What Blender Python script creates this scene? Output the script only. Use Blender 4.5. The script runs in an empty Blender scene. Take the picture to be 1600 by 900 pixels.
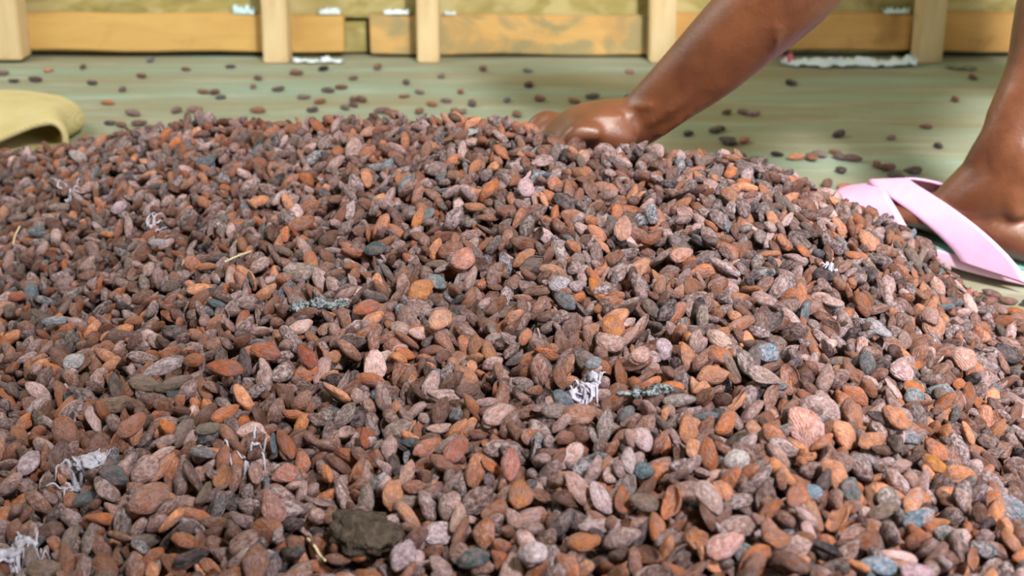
import bpy, bmesh, math, random
import numpy as np
from mathutils import Vector, Matrix
from mathutils.bvhtree import BVHTree

rng = np.random.default_rng(7)
random.seed(7)
C = bpy.context.scene.collection
SC = bpy.context.scene

# ------------------------------------------------------------------ camera, world, lights, exposure
H, PITCH, FPX = 0.544, math.radians(20), 2222.0
cam_d = bpy.data.cameras.new('camera'); cam = bpy.data.objects.new('camera', cam_d); C.objects.link(cam)
cam.location = (0, 0, H); cam.rotation_euler = (math.pi/2 - PITCH, 0, 0)
cam_d.sensor_width = 36; cam_d.lens = 36*FPX/1600; cam_d.clip_start = 0.02
cam_d.dof.use_dof = True; cam_d.dof.focus_distance = 1.17; cam_d.dof.aperture_fstop = 8.5
SC.camera = cam
SC.view_settings.view_transform = 'Standard'; SC.view_settings.look = 'None'
SC.view_settings.gamma = 1; SC.view_settings.use_curve_mapping = False
SC.view_settings.exposure = 0.30

world = bpy.data.worlds.new('daylight'); SC.world = world; world.use_nodes = True
bg = world.node_tree.nodes['Background']
bg.inputs[0].default_value = (0.80, 0.92, 1.0, 1); bg.inputs[1].default_value = 0.30

def area_light(name, loc, target, sx, sy, watts, col):
    d = bpy.data.lights.new(name, 'AREA'); d.shape = 'RECTANGLE'; d.size = sx; d.size_y = sy
    d.energy = watts; d.color = col
    o = bpy.data.objects.new(name, d); C.objects.link(o); o.location = loc
    o.rotation_euler = (Vector(target)-Vector(loc)).to_track_quat('-Z', 'Y').to_euler()
    return o
area_light('door_daylight', (1.05, -1.20, 2.9), (0.4, 1.5, 0.1), 0.5, 0.5, 410, (1.0, 0.96, 0.92))
area_light('arm_highlight_fill', (1.65, -0.95, 1.15), (0.35, 1.4, 0.2), 0.5, 1.5, 32, (0.98, 0.98, 1.0))  # fill lamp added for highlights on the arm and beans
area_light('back_left_fill', (-1.5, 2.05, 1.4), (-0.3, 2.5, 0.0), 0.9, 0.8, 15, (0.97, 1.0, 0.95))  # fill lamp added to brighten the back-left floor; no window is built here

# ------------------------------------------------------------------ helpers
Rv = np.array([1., 0, 0]); Fv = np.array([0, math.cos(PITCH), -math.sin(PITCH)]); Uv = np.array([0, math.sin(PITCH), math.cos(PITCH)])
def ray(px, py):
    return Fv + (px-800)/FPX*Rv + (450-py)/FPX*Uv
def at(px, py, d):                       # point seen at a pixel, at ground distance d from the lens
    r = ray(px, py); return np.array([0, 0, H]) + r*(d/r[1])
def at_z(px, py, z):
    r = ray(px, py); return np.array([0, 0, H]) + r*((z-H)/r[2])
def project(P):
    P = np.asarray(P) - np.array([0, 0, H])
    w = P@Fv
    return 800+FPX*(P@Rv)/w, 450-FPX*(P@Uv)/w, w

def lin(r, g, b):
    f = lambda c: (c/255/12.92) if c/255 <= 0.04045 else ((c/255+0.055)/1.055)**2.4
    return (f(r), f(g), f(b))

def props(o, label=None, cat=None, group=None, kind=None):
    if label: o['label'] = label
    if cat: o['category'] = cat
    if group: o['group'] = group
    if kind: o['kind'] = kind
    return o
def link_mesh(name, me, mat, parent=None, smooth=True):
    o = bpy.data.objects.new(name, me); C.objects.link(o)
    if mat: me.materials.append(mat)
    if smooth: me.polygons.foreach_set('use_smooth', [True]*len(me.polygons))
    if parent: o.parent = parent
    return o
def mesh_from(name, v, f):
    me = bpy.data.meshes.new(name); me.from_pydata([tuple(p) for p in v], [], f); me.update(); return me
def empty(name, loc=(0, 0, 0)):
    o = bpy.data.objects.new(name, None); C.objects.link(o); o.location = loc; o.empty_display_size = 0.05; return o
def under(parent, o):                     # parent keeping the world place (parents here only translate)
    o.parent = parent; o.location = Vector(o.location)-parent.location; return o

class NT:
    def __init__(s, name, rough=0.6, spec=0.4):
        s.m = bpy.data.materials.new(name); s.m.use_nodes = True; s.t = s.m.node_tree; s.n = s.t.nodes
        s.b = s.n['Principled BSDF']; s.b.inputs['Roughness'].default_value = rough
        s.b.inputs['Specular IOR Level'].default_value = spec
    def L(s, a, b): s.t.links.new(a, b)
    def put(s, sock, v):
        if isinstance(v, bpy.types.NodeSocket): s.L(v, sock)
        else: sock.default_value = (tuple(v)+(1,)) if isinstance(v, (tuple, list)) and len(v) == 3 and sock.type == 'RGBA' else v
    def coord(s, kind='Object', scale=(1, 1, 1), src=None):
        mp = s.n.new('ShaderNodeMapping'); mp.inputs['Scale'].default_value = scale
        s.L(src if src else s.n.new('ShaderNodeTexCoord').outputs[kind], mp.inputs[0]); return mp.outputs[0]
    def noise(s, vec, scale, detail=4, rough=0.55, dist=0.0):
        n = s.n.new('ShaderNodeTexNoise'); s.L(vec, n.inputs['Vector']); n.inputs['Scale'].default_value = scale
        n.inputs['Detail'].default_value = detail; n.inputs['Roughness'].default_value = rough; n.inputs['Distortion'].default_value = dist
        return n.outputs['Fac']
    def ramp(s, fac, stops):
        r = s.n.new('ShaderNodeValToRGB'); s.L(fac, r.inputs[0]); e = r.color_ramp.elements
        while len(e) < len(stops): e.new(0.5)
        for el, (p, c) in zip(e, stops):
            el.position = p; el.color = (c, c, c, 1) if isinstance(c, (int, float)) else tuple(c)+(1,)
        return r.outputs[0]
    def mix(s, f, a, b, mode='MIX'):
        m = s.n.new('ShaderNodeMix'); m.data_type = 'RGBA'; m.blend_type = mode
        s.put(m.inputs[0], f); s.put(m.inputs[6], a); s.put(m.inputs[7], b); return m.outputs[2]
    def math(s, op, a, b=0.0):
        m = s.n.new('ShaderNodeMath'); m.operation = op; s.put(m.inputs[0], a); s.put(m.inputs[1], b); return m.outputs[0]
    def bump(s, h, strength, dist):
        b = s.n.new('ShaderNodeBump'); b.inputs['Strength'].default_value = strength; b.inputs['Distance'].default_value = dist
        s.L(h, b.inputs['Height']); s.L(b.outputs[0], s.b.inputs['Normal'])
    def base(s, c): s.put(s.b.inputs['Base Color'], c)

# ------------------------------------------------------------------ materials
def bean_material():
    s = NT('cocoa_bean_skin', 0.62, 0.35)
    t = s.n.new('ShaderNodeAttribute'); t.attribute_name = 'tint'
    lc = s.n.new('ShaderNodeAttribute'); lc.attribute_name = 'lc'
    v = lc.outputs['Vector']
    blot = s.noise(v, 1.5, 4, 0.65)
    col = s.mix(s.ramp(blot, [(0.3, 0.0), (0.7, 1.0)]), s.mix(1.0, t.outputs['Color'], (0.55, 0.50, 0.47), 'MULTIPLY'), t.outputs['Color'])
    long = s.coord(src=v, scale=(0.6, 3.2, 3.2))
    fib = s.noise(long, 2.6, 3, 0.6)
    col = s.mix(s.ramp(s.noise(v, 1.1, 3, 0.6, 0.8), [(0.42, 0.0), (0.62, 0.55)]), col, lin(130, 108, 112))
    col = s.mix(s.ramp(fib, [(0.38, 0.0), (0.62, 0.6)]), col, s.mix(1.0, col, (1.55, 1.40, 1.30), 'MULTIPLY'))
    dust = s.math('MULTIPLY', s.ramp(s.noise(v, 2.3, 5, 0.7, 0.3), [(0.44, 0.0), (0.62, 1.0)]), t.outputs['Alpha'])
    col = s.mix(dust, col, lin(216, 200, 208))
    sp = s.ramp(s.noise(v, 5.0, 2, 0.5), [(0.64, 0.0), (0.72, 0.75)])
    col = s.mix(sp, col, lin(48, 38, 36))
    s.base(col)
    s.put(s.b.inputs['Roughness'], s.ramp(blot, [(0.3, 0.62), (0.7, 0.38)]))
    s.bump(s.math('ADD', s.math('MULTIPLY', fib, 1.3), s.math('MULTIPLY', blot, 0.9)), 0.95, 0.0022)
    return s.m
M_BEAN = bean_material()

def wood(name, a, b, dark, sx=1.0, rough=0.7, stain=None, axis=0):
    s = NT(name, rough, 0.3)
    sc = [14, 14, 14]; sc[axis] = 1.6
    v = s.coord('Object', tuple(sc))
    g = s.noise(v, 2.2*sx, 6, 0.65, 1.2)
    col = s.mix(s.ramp(g, [(0.3, 0.0), (0.7, 1.0)]), a, b)
    kn = s.noise(s.coord('Object', (7, 7, 12)), 1.0, 3, 0.6, 0.6)
    col = s.mix(s.ramp(kn, [(0.56, 0.0), (0.74, 0.6)]), col, dark)
    if stain:
        st = s.noise(s.coord('Object', (5, 5, 9)), 1.1, 3, 0.55, 1.5)
        col = s.mix(s.ramp(st, [(0.47, 0.0), (0.60, 0.85)]), col, stain)
    s.base(col); s.bump(g, 0.4, 0.004)
    return s.m
M_RAIL_Y = wood('yellow_pine', lin(210, 172, 104), lin(196, 156, 92), lin(176, 140, 84))
M_RAIL_S = wood('stained_pine', lin(206, 168, 108), lin(196, 154, 92), lin(160, 128, 84), stain=lin(146, 138, 102))
M_RAIL_B = wood('brown_pine', lin(206, 162, 100), lin(192, 146, 84), lin(130, 96, 50))
M_STUD = wood('grey_timber', lin(220, 198, 156), lin(204, 178, 134), lin(168, 126, 96), axis=2)
M_PLANK = wood('weathered_plank', lin(168, 156, 98), lin(140, 130, 74), lin(76, 72, 44), stain=lin(188, 176, 126))

def floor_material():
    s = NT('smoothed_cement', 0.7, 0.3)
    v = s.coord('Object', (0.8, 5.5, 1))
    a = s.noise(v, 1.7, 5, 0.55, 0.5)
    col = s.mix(s.ramp(a, [(0.38, 0.0), (0.62, 1.0)]), lin(140, 158, 142), lin(142, 138, 114))
    b = s.noise(s.coord('Object', (2, 9, 1)), 2.3, 4, 0.6)
    col = s.mix(s.ramp(b, [(0.5, 0.0), (0.75, 0.6)]), col, lin(172, 182, 170))
    c = s.noise(s.coord('Object', (30, 30, 1)), 1.5, 3, 0.6)
    col = s.mix(s.ramp(c, [(0.62, 0.0), (0.78, 0.35)]), col, lin(110, 98, 76))
    s.base(col); s.bump(b, 0.15, 0.004); return s.m
M_FLOOR = floor_material()

def plain(name, col, rough=0.6, spec=0.4, var=0.25, scale=40, bump=0.3, bd=0.002):
    s = NT(name, rough, spec)
    n = s.noise(s.coord('Object'), scale, 4, 0.6)
    s.base(s.mix(s.ramp(n, [(0.3, 0.0), (0.7, 1.0)]), tuple(c*(1-var) for c in col), tuple(min(1, c*(1+var)) for c in col)))
    s.bump(n, bump, bd); return s.m
M_PINK = plain('pink_rubber', lin(220, 172, 208), 0.5, 0.4, 0.06, 60, 0.08)
M_PINKS = plain('worn_pink_sole', lin(216, 176, 202), 0.7, 0.3, 0.1, 50, 0.2)
M_TEAL = plain('teal_footbed', lin(104, 150, 140), 0.7, 0.3, 0.15, 60)
M_WHITE = plain('white_plastic', lin(214, 228, 232), 0.4, 0.5, 0.06, 30)
M_REDP = plain('red_print', lin(214, 110, 130), 0.4, 0.5, 0.06, 30)
M_BLUEW = plain('pale_blue_plastic', lin(190, 222, 228), 0.4, 0.5, 0.06, 30)
M_FIB = plain('dry_white_pulp', lin(182, 180, 196), 0.8, 0.2, 0.25, 300)
M_STRAW = plain('straw', lin(200, 184, 150), 0.8, 0.2, 0.2, 200)
M_BARK = plain('earth_clod', lin(78, 68, 60), 0.9, 0.15, 0.5, 160, 0.9, 0.006)
M_CORE = plain('bean_bed', lin(46, 36, 32), 0.9, 0.1, 0.4, 90, 0.8, 0.006)  # dark tone paints the shade in the gaps between heap beans
M_SHIRT = plain('faded_cotton', lin(120, 128, 136), 0.9, 0.1, 0.1, 60)
M_SHORT = plain('dark_cotton', lin(60, 62, 70), 0.9, 0.1, 0.1, 60)
M_HAIR = plain('black_hair', (0.01, 0.008, 0.007), 0.9, 0.2, 0.3, 200, 0.8)
M_NAIL = plain('nail', lin(190, 140, 120), 0.35, 0.5, 0.05, 40, 0.05)
def sack_material():
    s = NT('burlap', 0.95, 0.1)
    w1 = s.n.new('ShaderNodeTexWave'); w1.inputs['Scale'].default_value = 110; w1.inputs['Distortion'].default_value = 1.0
    s.L(s.coord('Object'), w1.inputs[0])
    w2 = s.n.new('ShaderNodeTexWave'); w2.bands_direction = 'Y'; w2.inputs['Scale'].default_value = 110; w2.inputs['Distortion'].default_value = 1.0
    s.L(s.coord('Object'), w2.inputs[0])
    h = s.math('ADD', w1.outputs['Fac'], w2.outputs['Fac'])
    n = s.noise(s.coord('Object'), 14, 4, 0.6)
    col = s.mix(s.ramp(n, [(0.3, 0.0), (0.7, 1.0)]), lin(212, 196, 140), lin(230, 216, 168))
    s.base(s.mix(s.ramp(s.math('MULTIPLY', h, 0.5), [(0.2, 0.3), (0.6, 0.0)]), col, lin(130, 116, 66)))
    s.bump(h, 0.6, 0.002); return s.m
M_SACK = sack_material()
def skin_material():
    s = NT('brown_skin', 0.48, 0.95)
    n = s.noise(s.coord('Object'), 16, 5, 0.6); f = s.noise(s.coord('Object'), 260, 3, 0.6)
    col = s.mix(s.ramp(n, [(0.3, 0.0), (0.7, 1.0)]), lin(88, 46, 24), lin(126, 72, 40))
    s.base(col)
    s.b.inputs['Coat Weight'].default_value = 0.08; s.b.inputs['Coat Roughness'].default_value = 0.42; s.b.inputs['Subsurface Weight'].default_value = 0.08; s.b.inputs['Subsurface Radius'].default_value = (0.01, 0.004, 0.002)
    s.put(s.b.inputs['Roughness'], s.ramp(n, [(0.3, 0.42), (0.7, 0.54)]))
    s.bump(s.math('ADD', f, s.math('MULTIPLY', s.noise(s.coord('Object'), 45, 3, 0.5), 2.0)), 0.25, 0.0012)
    return s.m
M_SKIN = skin_material()

# ------------------------------------------------------------------ the setting: floor and timber wall
bm = bmesh.new()
bmesh.ops.create_grid(bm, x_segments=40, y_segments=40, size=2.6)
for v in bm.verts: v.co.y += 1.2; v.co.z = 0
me = bpy.data.meshes.new('floor'); bm.to_mesh(me); bm.free()
props(link_mesh('floor', me, M_FLOOR), 'pale green grey smoothed cement floor', kind='structure')

def board(name, x0, x1, y0, y1, z0, z1, mat, parent, bev=0.003, jit=0.0015, label=None, skew=(0, 0)):
    bm = bmesh.new()
    n = max(2, int((x1-x0)/0.06)+1) if (x1-x0) > (z1-z0) else 2
    nz = 2 if n > 2 else max(2, int((z1-z0)/0.1)+1)
    cx, cy, cz = (x0+x1)/2, (y0+y1)/2, (z0+z1)/2
    bmesh.ops.create_cube(bm, size=1)
    for v in bm.verts: v.co = (v.co.x*(x1-x0), v.co.y*(y1-y0), v.co.z*(z1-z0))
    if n > 2:
        bmesh.ops.subdivide_edges(bm, edges=[e for e in bm.edges if abs(e.verts[0].co.x-e.verts[1].co.x) > 1e-6], cuts=n-2)
    elif nz > 2:
        bmesh.ops.subdivide_edges(bm, edges=[e for e in bm.edges if abs(e.verts[0].co.z-e.verts[1].co.z) > 1e-6], cuts=nz-2)
    ph = random.random()*9
    for v in bm.verts:
        fx = v.co.x/(x1-x0)+0.5
        v.co.z += jit*math.sin(v.co.x*21+ph)+(skew[0]*(1-fx)+skew[1]*fx)
        v.co.y += jit*math.sin(v.co.x*13+v.co.z*11+ph)
        v.co.x += jit*math.sin(v.co.z*17+ph)
    sharp = [e for e in bm.edges if len(e.link_faces) == 2 and e.calc_face_angle() > 0.9]
    bmesh.ops.bevel(bm, geom=sharp, offset=bev, segments=2, affect='EDGES')
    me = bpy.data.meshes.new(name); bm.to_mesh(me); bm.free()
    o = link_mesh(name, me, mat, None, smooth=False); o.location = (cx, cy, cz)
    under(parent, o)
    if label: o['label'] = label
    return o
WY = 2.85                                     # face of the rail boards
wall = props(empty('wall_back', (0, WY, 0)), 'shed wall of timber studs, rails and weathered planks', kind='structure')
def wx(px, d=WY): return at(px, 60, d)[0]
def wz(py, d=WY): return at(800, py, d)[2]
# weathered planks behind the rails
z = -0.0
zs = [0.0, 0.07, 0.235, 0.39, 0.53, 0.70, 0.86, 1.02, 1.19, 1.36, 1.52, 1.70, 1.88, 2.05]
for i in range(len(zs)-1):
    cuts = [-2.6, -0.29+0.07*math.sin(i*5), 2.6] if i % 2 == 0 else [-2.6, -1.1, 0.85, 2.6]
    for a, b in zip(cuts[:-1], cuts[1:]):
        board('plank', a+0.003, b-0.003, WY+0.034, WY+0.052, zs[i]+0.004, zs[i+1]-0.004, M_PLANK, wall, 0.002, 0.001)
board('backing_sheet', -2.6, 2.6, WY+0.054, WY+0.060, 0.0, 2.06, M_CORE, wall, 0.001, 0.0)
z0, z1 = wz(84), wz(24)
g = 0.012
board('rail_board', -2.5, wx(2), WY, WY+0.03, g, z1, M_RAIL_Y, wall)
board('rail_board', wx(40), wx(537), WY, WY+0.03, g, z1, M_RAIL_Y, wall, skew=(0.003, -0.002), label='long clean yellow rail board')
board('rail_board', wx(577), wx(1012), WY, WY+0.03, g-0.004, z1, M_RAIL_S, wall, skew=(-0.001, -0.003), label='rail board blotched with grey stains')
board('rail_board', wx(1016), wx(1424), WY, WY+0.03, g+0.002, z1, M_RAIL_B, wall, skew=(0.001, 0.002), label='brown rail board above the white plastic')
board('rail_board', wx(1428), wx(1640), WY, WY+0.03, g, z1+0.004, M_RAIL_B, wall)
board('rail_board', wx(1650), 2.5, WY, WY+0.03, g, z1, M_RAIL_B, wall)
for (a, b) in ((-52, 30), (410, 449), (652, 686), (1016, 1056), (1437, 1476), (1860, 1900), (-480, -440), (-900, -850)):
    board('stud', wx(a, 2.79), wx(b, 2.79), 2.79, WY, 0.0 if b > 100 else 0.006, 2.06, M_STUD, wall, 0.003, 0.001)

front = props(empty('shading_wall_front', (0, -0.75, 0)), 'unseen plank wall with a doorway gap, added to shade the near heap', kind='structure')  # unseen wall added so its doorway edge shades the near left heap
for k in range(12): board('plank', -2.4, 0.88, -0.77, -0.75, k*0.27+0.002, k*0.27+0.268, M_PLANK, front, 0.002, 0.001)
for k in range(12): board('plank', 1.95, 2.6, -0.77, -0.75, k*0.27+0.002, k*0.27+0.268, M_PLANK, front, 0.002, 0.001)

roof = board('sky_blocking_roof', -2.6, 2.6, -0.80, 3.05, 3.22, 3.25, M_PLANK, front, 0.002, 0.0)  # unseen roof added to cut sky light on the heap
roof.parent = None; roof.location = (0, 1.125, 3.235); props(roof, 'unseen plank roof added to block sky light', kind='structure')
left = props(empty('shading_wall_left', (-2.4, 0.3, 0)), 'unseen plank side wall added to darken the near heap, open further back', kind='structure')  # unseen partial wall added to darken the near left, open behind for daylight
for k in range(12):
    p_ = board('plank', -1.05, 1.05, -0.01, 0.01, k*0.27+0.002, k*0.27+0.268, M_PLANK, left, 0.002, 0.001)
    p_.rotation_euler = (0, 0, math.pi/2); p_.location = (0, 0, k*0.27+0.135)

# ------------------------------------------------------------------ body of the worker (one continuous remeshed surface)
def loft(sections, seg=20, close=True):
    """sections: (centre, axis-side vector a (with length), vector b (with length)); returns verts, faces of a closed tube with domed ends"""
    V, Fc = [], []
    secs = [tuple(np.array(q, float) for q in s) for s in sections]
    def dome(s, nxt):
        c, a, b = s; d = c-nxt[0]; d = d/np.linalg.norm(d); r = (np.linalg.norm(a)+np.linalg.norm(b))/2
        return [(c+d*r*math.sin(t)*0.85, a*math.cos(t), b*math.cos(t)) for t in (1.45, 1.1, 0.7, 0.35)]
    allS = dome(secs[0], secs[1])+secs+dome(secs[-1], secs[-2])[::-1]
    for c, a, b in allS:
        for k in range(seg):
            t = 2*math.pi*k/seg; V.append(c+a*math.cos(t)+b*math.sin(t))
    for i in range(len(allS)-1):
        for k in range(seg):
            k2 = (k+1) % seg
            Fc.append((i*seg+k, i*seg+k2, (i+1)*seg+k2, (i+1)*seg+k))
    Fc.append(tuple(range(seg))[::-1]); Fc.append(tuple((len(allS)-1)*seg+k for k in range(seg)))
    return V, Fc
def limb(pts, hint=(0, 1, 0), seg=20, sub=4):
    """pts: (centre, half width across the hint side, half width along the hint); Catmull-Rom smoothed"""
    P = [np.array(list(p[0])+[p[1], p[2]], float) for p in pts]
    Q = []
    for i in range(len(P)-1):
        p0, p1, p2, p3 = P[max(i-1, 0)], P[i], P[i+1], P[min(i+2, len(P)-1)]
        for k in range(sub):
            t = k/sub
            Q.append(0.5*((2*p1)+(-p0+p2)*t+(2*p0-5*p1+4*p2-p3)*t*t+(-p0+3*p1-3*p2+p3)*t**3))
    Q.append(P[-1])
    S = []
    for i, q in enumerate(Q):
        tan = Q[min(i+1, len(Q)-1)][:3]-Q[max(i-1, 0)][:3]; tan /= np.linalg.norm(tan)
        h = np.array(hint, float); b = h-tan*(h@tan); b /= np.linalg.norm(b); a = np.cross(tan, b)
        S.append((q[:3], a*q[3], b*q[4]))
    return loft(S, seg)
def remeshed(name, pieces, voxel, smooth, mat, parent, fac=0.5):
    V, Fc = [], []
    for v, f in pieces:
        n = len(V); V += [tuple(p) for p in v]; Fc += [tuple(i+n for i in q) for q in f]
    me = bpy.data.meshes.new('tmp'); me.from_pydata(V, [], Fc); me.update()
    bm = bmesh.new(); bm.from_mesh(me); bmesh.ops.recalc_face_normals(bm, faces=bm.faces); bm.to_mesh(me); bm.free()
    t = bpy.data.objects.new('tmp', me); C.objects.link(t)
    r = t.modifiers.new('r', 'REMESH'); r.mode = 'VOXEL'; r.voxel_size = voxel
    s = t.modifiers.new('s', 'SMOOTH'); s.factor = fac; s.iterations = smooth
    dg = bpy.context.evaluated_depsgraph_get(); dg.update()
    out = bpy.data.meshes.new_from_object(t.evaluated_get(dg)); out.name = name
    bpy.data.objects.remove(t); bpy.data.meshes.remove(me)
    out.materials.clear()
    o = link_mesh(name, out, mat); 
    if parent: under(parent, o)
    return o

B = []
# left arm: wrist, forearm, elbow, upper arm, shoulder
def A(px, py, d): return at(px, py, d)
sh = np.array([0.47, 1.42, 0.60])
elb = A(1262, -42, 1.44)
arm_pts = [(A(985, 196, 1.515), 0.0290, 0.025), (A(1005, 184, 1.51), 0.0300, 0.0235), (A(1043, 152, 1.50), 0.0335, 0.029), (A(1097, 106, 1.485), 0.0400, 0.037),
           (A(1152, 54, 1.47), 0.0445, 0.043), (A(1208, 3, 1.455), 0.0480, 0.046), (elb, 0.0450, 0.044),
           ((elb*0.7+sh*0.3), 0.043, 0.047), ((elb*0.35+sh*0.65), 0.049, 0.053), (sh, 0.056, 0.058)]
B.append(limb(arm_pts, (0, 1, 0.2), 24))
# tendons and veins standing out on the forearm and wrist
def cord(pts, r, seg=8): return limb([(p, r*(0.6 if i in (0, len(pts)-1) else 1), r*(0.6 if i in (0, len(pts)-1) else 1)) for i, p in enumerate(pts)], (0, 0, 1), seg)
B.append(cord([A(1012, 196, 1.485), A(1045, 172, 1.472), A(1085, 140, 1.458), A(1130, 105, 1.445), A(1170, 70, 1.43)], 0.0045))
B.append(cord([A(905, 176, 1.50), A(945, 168, 1.50), A(985, 168, 1.49), A(1015, 166, 1.475)], 0.0035))
B.append(cord([A(900, 190, 1.478), A(940, 180, 1.478), A(985, 182, 1.482)], 0.0032))
B.append(cord([A(1030, 214, 1.492), A(1065, 186, 1.478), A(1100, 158, 1.462)], 0.005))
B.append(cord([A(1205, 80, 1.43), A(1215, 55, 1.416), A(1212, 25, 1.411), A(1228, -5, 1.406)], 0.0026))
# ulnar head bump at the wrist, and the hand pushed into the beans
B.append(limb([(A(1002, 172, 1.50), 0.015, 0.013), (A(992, 178, 1.50), 0.015, 0.013)], (0, 1, 0), 12))
wr, kn = A(992, 193, 1.515), A(872, 196, 1.50)
hand = [(wr, 0.0270, 0.026), (A(965, 192, 1.512), 0.0265, 0.034), (A(930, 193, 1.51), 0.0235, 0.040), (A(900, 197, 1.505), 0.0195, 0.041), (A(880, 208, 1.50), 0.0130, 0.038)]
B.append(limb(hand, (0, 1, 0.0), 22))
B.append(limb([(A(975, 214, 1.488), 0.016, 0.016), (A(948, 208, 1.484), 0.021, 0.017), (A(922, 211, 1.484), 0.017, 0.014), (A(903, 216, 1.486), 0.012, 0.012)], (0, 1, 0), 16))
fd = [(-0.033, 0.0090, 0.074), (-0.011, 0.0092, 0.082), (0.012, 0.0096, 0.088), (0.034, 0.0092, 0.080)]
for i, (dy, r, ln) in enumerate(fd):                       # four fingers, bent down into the heap
    k = A(888, 196, 1.50)+np.array([0.004*abs(i-2), dy, 0.0])
    a1, a2, a3 = math.radians(34+4*(3-i)), math.radians(58), math.radians(82)
    p1 = k+np.array([-math.cos(a1), 0, -math.sin(a1)])*ln*0.46
    p2 = p1+np.array([-math.cos(a2), 0, -math.sin(a2)])*ln*0.30
    p3 = p2+np.array([-math.cos(a3), 0, -math.sin(a3)])*ln*0.24
    B.append(limb([(k+np.array([0.02, 0, 0]), r, r), (k, r*1.22, r*1.12), ((k+p1)/2, r*0.98, r*0.98), (p1, r*1.06, r*1.02), ((p1+p2)/2, r*0.9, r*0.9), (p2, r*0.92, r*0.9), (p3, r*0.74, r*0.78)], (0, 1, 0), 12))
    B.append(cord([k+np.array([0.0, 0, 0.008]), k*0.6+wr*0.4+np.array([0, 0, 0.017]), k*0.25+wr*0.75+np.array([0, 0, 0.021])], 0.0032, 8))
t0 = A(945, 186, 1.55)                                      # thumb on the far side, its tip out of the beans
B.append(limb([(t0, 0.014, 0.014), (A(908, 183, 1.556), 0.0120, 0.012), (A(880, 190, 1.556), 0.0100, 0.0110), (A(853, 189, 1.55), 0.0122, 0.0120), (A(835, 199, 1.545), 0.0100, 0.011), (A(830, 212, 1.54), 0.008, 0.009)], (0, 1, 0), 14))

# left foot frame
fe = np.array([-0.82, 0.57, 0.0]); fe /= np.linalg.norm(fe); fm = np.array([-fe[1], fe[0], 0.0])
if fm[1] > 0: fm = -fm
FO = np.array([0.555, 1.535, 0.0]); fp = math.radians(8.2)
def FT(u, v, w, O=FO, e=fe, m=fm, p=fp):
    uu = u+0.065
    return O+e*(-0.065+uu*math.cos(p)-w*math.sin(p))+m*v+np.array([0, 0, uu*math.sin(p)+w*math.cos(p)])
def foot(T):
    P = []
    P.append(limb([(T(-0.052, 0, 0.045), 0.024, 0.026), (T(-0.02, 0.0, 0.044), 0.026, 0.030), (T(0.03, 0.002, 0.048), 0.028, 0.032), (T(0.075, 0.002, 0.044), 0.024, 0.038), (T(0.115, 0, 0.037), 0.0165, 0.044), (T(0.14, 0, 0.031), 0.012, 0.042)], fm, 22))
    P.append(limb([(T(0.0, 0, 0.132), 0.046, 0.032), (T(0.018, 0, 0.113), 0.043, 0.030), (T(0.052, 0, 0.077), 0.031, 0.031), (T(0.088, 0, 0.042), 0.017, 0.031), (T(0.12, 0, 0.036), 0.013, 0.034)], fm, 20))
    for i, (v, r, u1) in enumerate(((-0.031, 0.0125, 0.192), (-0.010, 0.0092, 0.196), (0.008, 0.0088, 0.188), (0.024, 0.0085, 0.177), (0.038, 0.0085, 0.162))):
        P.append(limb([(T(0.12, v*0.9, 0.031), r, r), (T((0.12+u1)/2, v, 0.029), r*0.95, r*0.95), (T(u1-0.012, v, 0.024), r*0.95, r*1.0), (T(u1, v, 0.022), r*0.7, r*0.9)], fm, 12))
    P.append(limb([(T(0.0, 0.022, 0.094), 0.015, 0.013), (T(-0.008, 0.022, 0.080), 0.014, 0.012)], fm, 12))   # ankle bones
    P.append(limb([(T(0.004, -0.022, 0.096), 0.015, 0.013), (T(-0.002, -0.022, 0.084), 0.014, 0.012)], fm, 12))
    P.append(limb([(T(-0.046, 0, 0.06), 0.010, 0.010), (T(-0.043, 0, 0.10), 0.009, 0.009), (T(-0.040, 0, 0.14), 0.011, 0.012)], fm, 12))  # achilles tendon
    for v in (-0.012, 0.002, 0.014):
        P.append(cord([T(0.018, v*0.5, 0.112), T(0.05, v*0.9, 0.086), T(0.09, v*1.3, 0.062)], 0.0035))
    return P
B += foot(FT)
knee, hip = np.array([0.655, 1.60, 0.47]), np.array([0.86, 1.64, 0.86])
a0 = FT(-0.006, 0, 0.10)
leg = [(a0, 0.043, 0.033), (np.array([0.563, 1.540, 0.16]), 0.042, 0.035), (np.array([0.588, 1.548, 0.23]), 0.046, 0.042), (np.array([0.606, 1.556, 0.31]), 0.056, 0.051),
       (np.array([0.634, 1.57, 0.38]), 0.055, 0.053), (knee, 0.056, 0.054), (knee*0.6+hip*0.4, 0.070, 0.070), (hip, 0.088, 0.085)]
B.append(limb(leg, (0, 1, 0), 24))
B.append(limb([(FT(-0.005, 0.004, 0.125), 0.036, 0.030), (FT(0.012, 0.006, 0.098), 0.038, 0.030), (FT(0.042, 0.006, 0.072), 0.032, 0.031), (FT(0.070, 0.003, 0.042), 0.018, 0.029)], fm, 18))
B.append(limb([(np.array([0.556, 1.535, 0.21]), 0.020, 0.018), (np.array([0.541, 1.538, 0.165]), 0.021, 0.020), (np.array([0.530, 1.546, 0.138]), 0.019, 0.020), (FT(0.056, 0, 0.090), 0.018, 0.020), (FT(0.086, 0.0, 0.056), 0.010, 0.014)], (0, 1, 0), 14))
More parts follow.
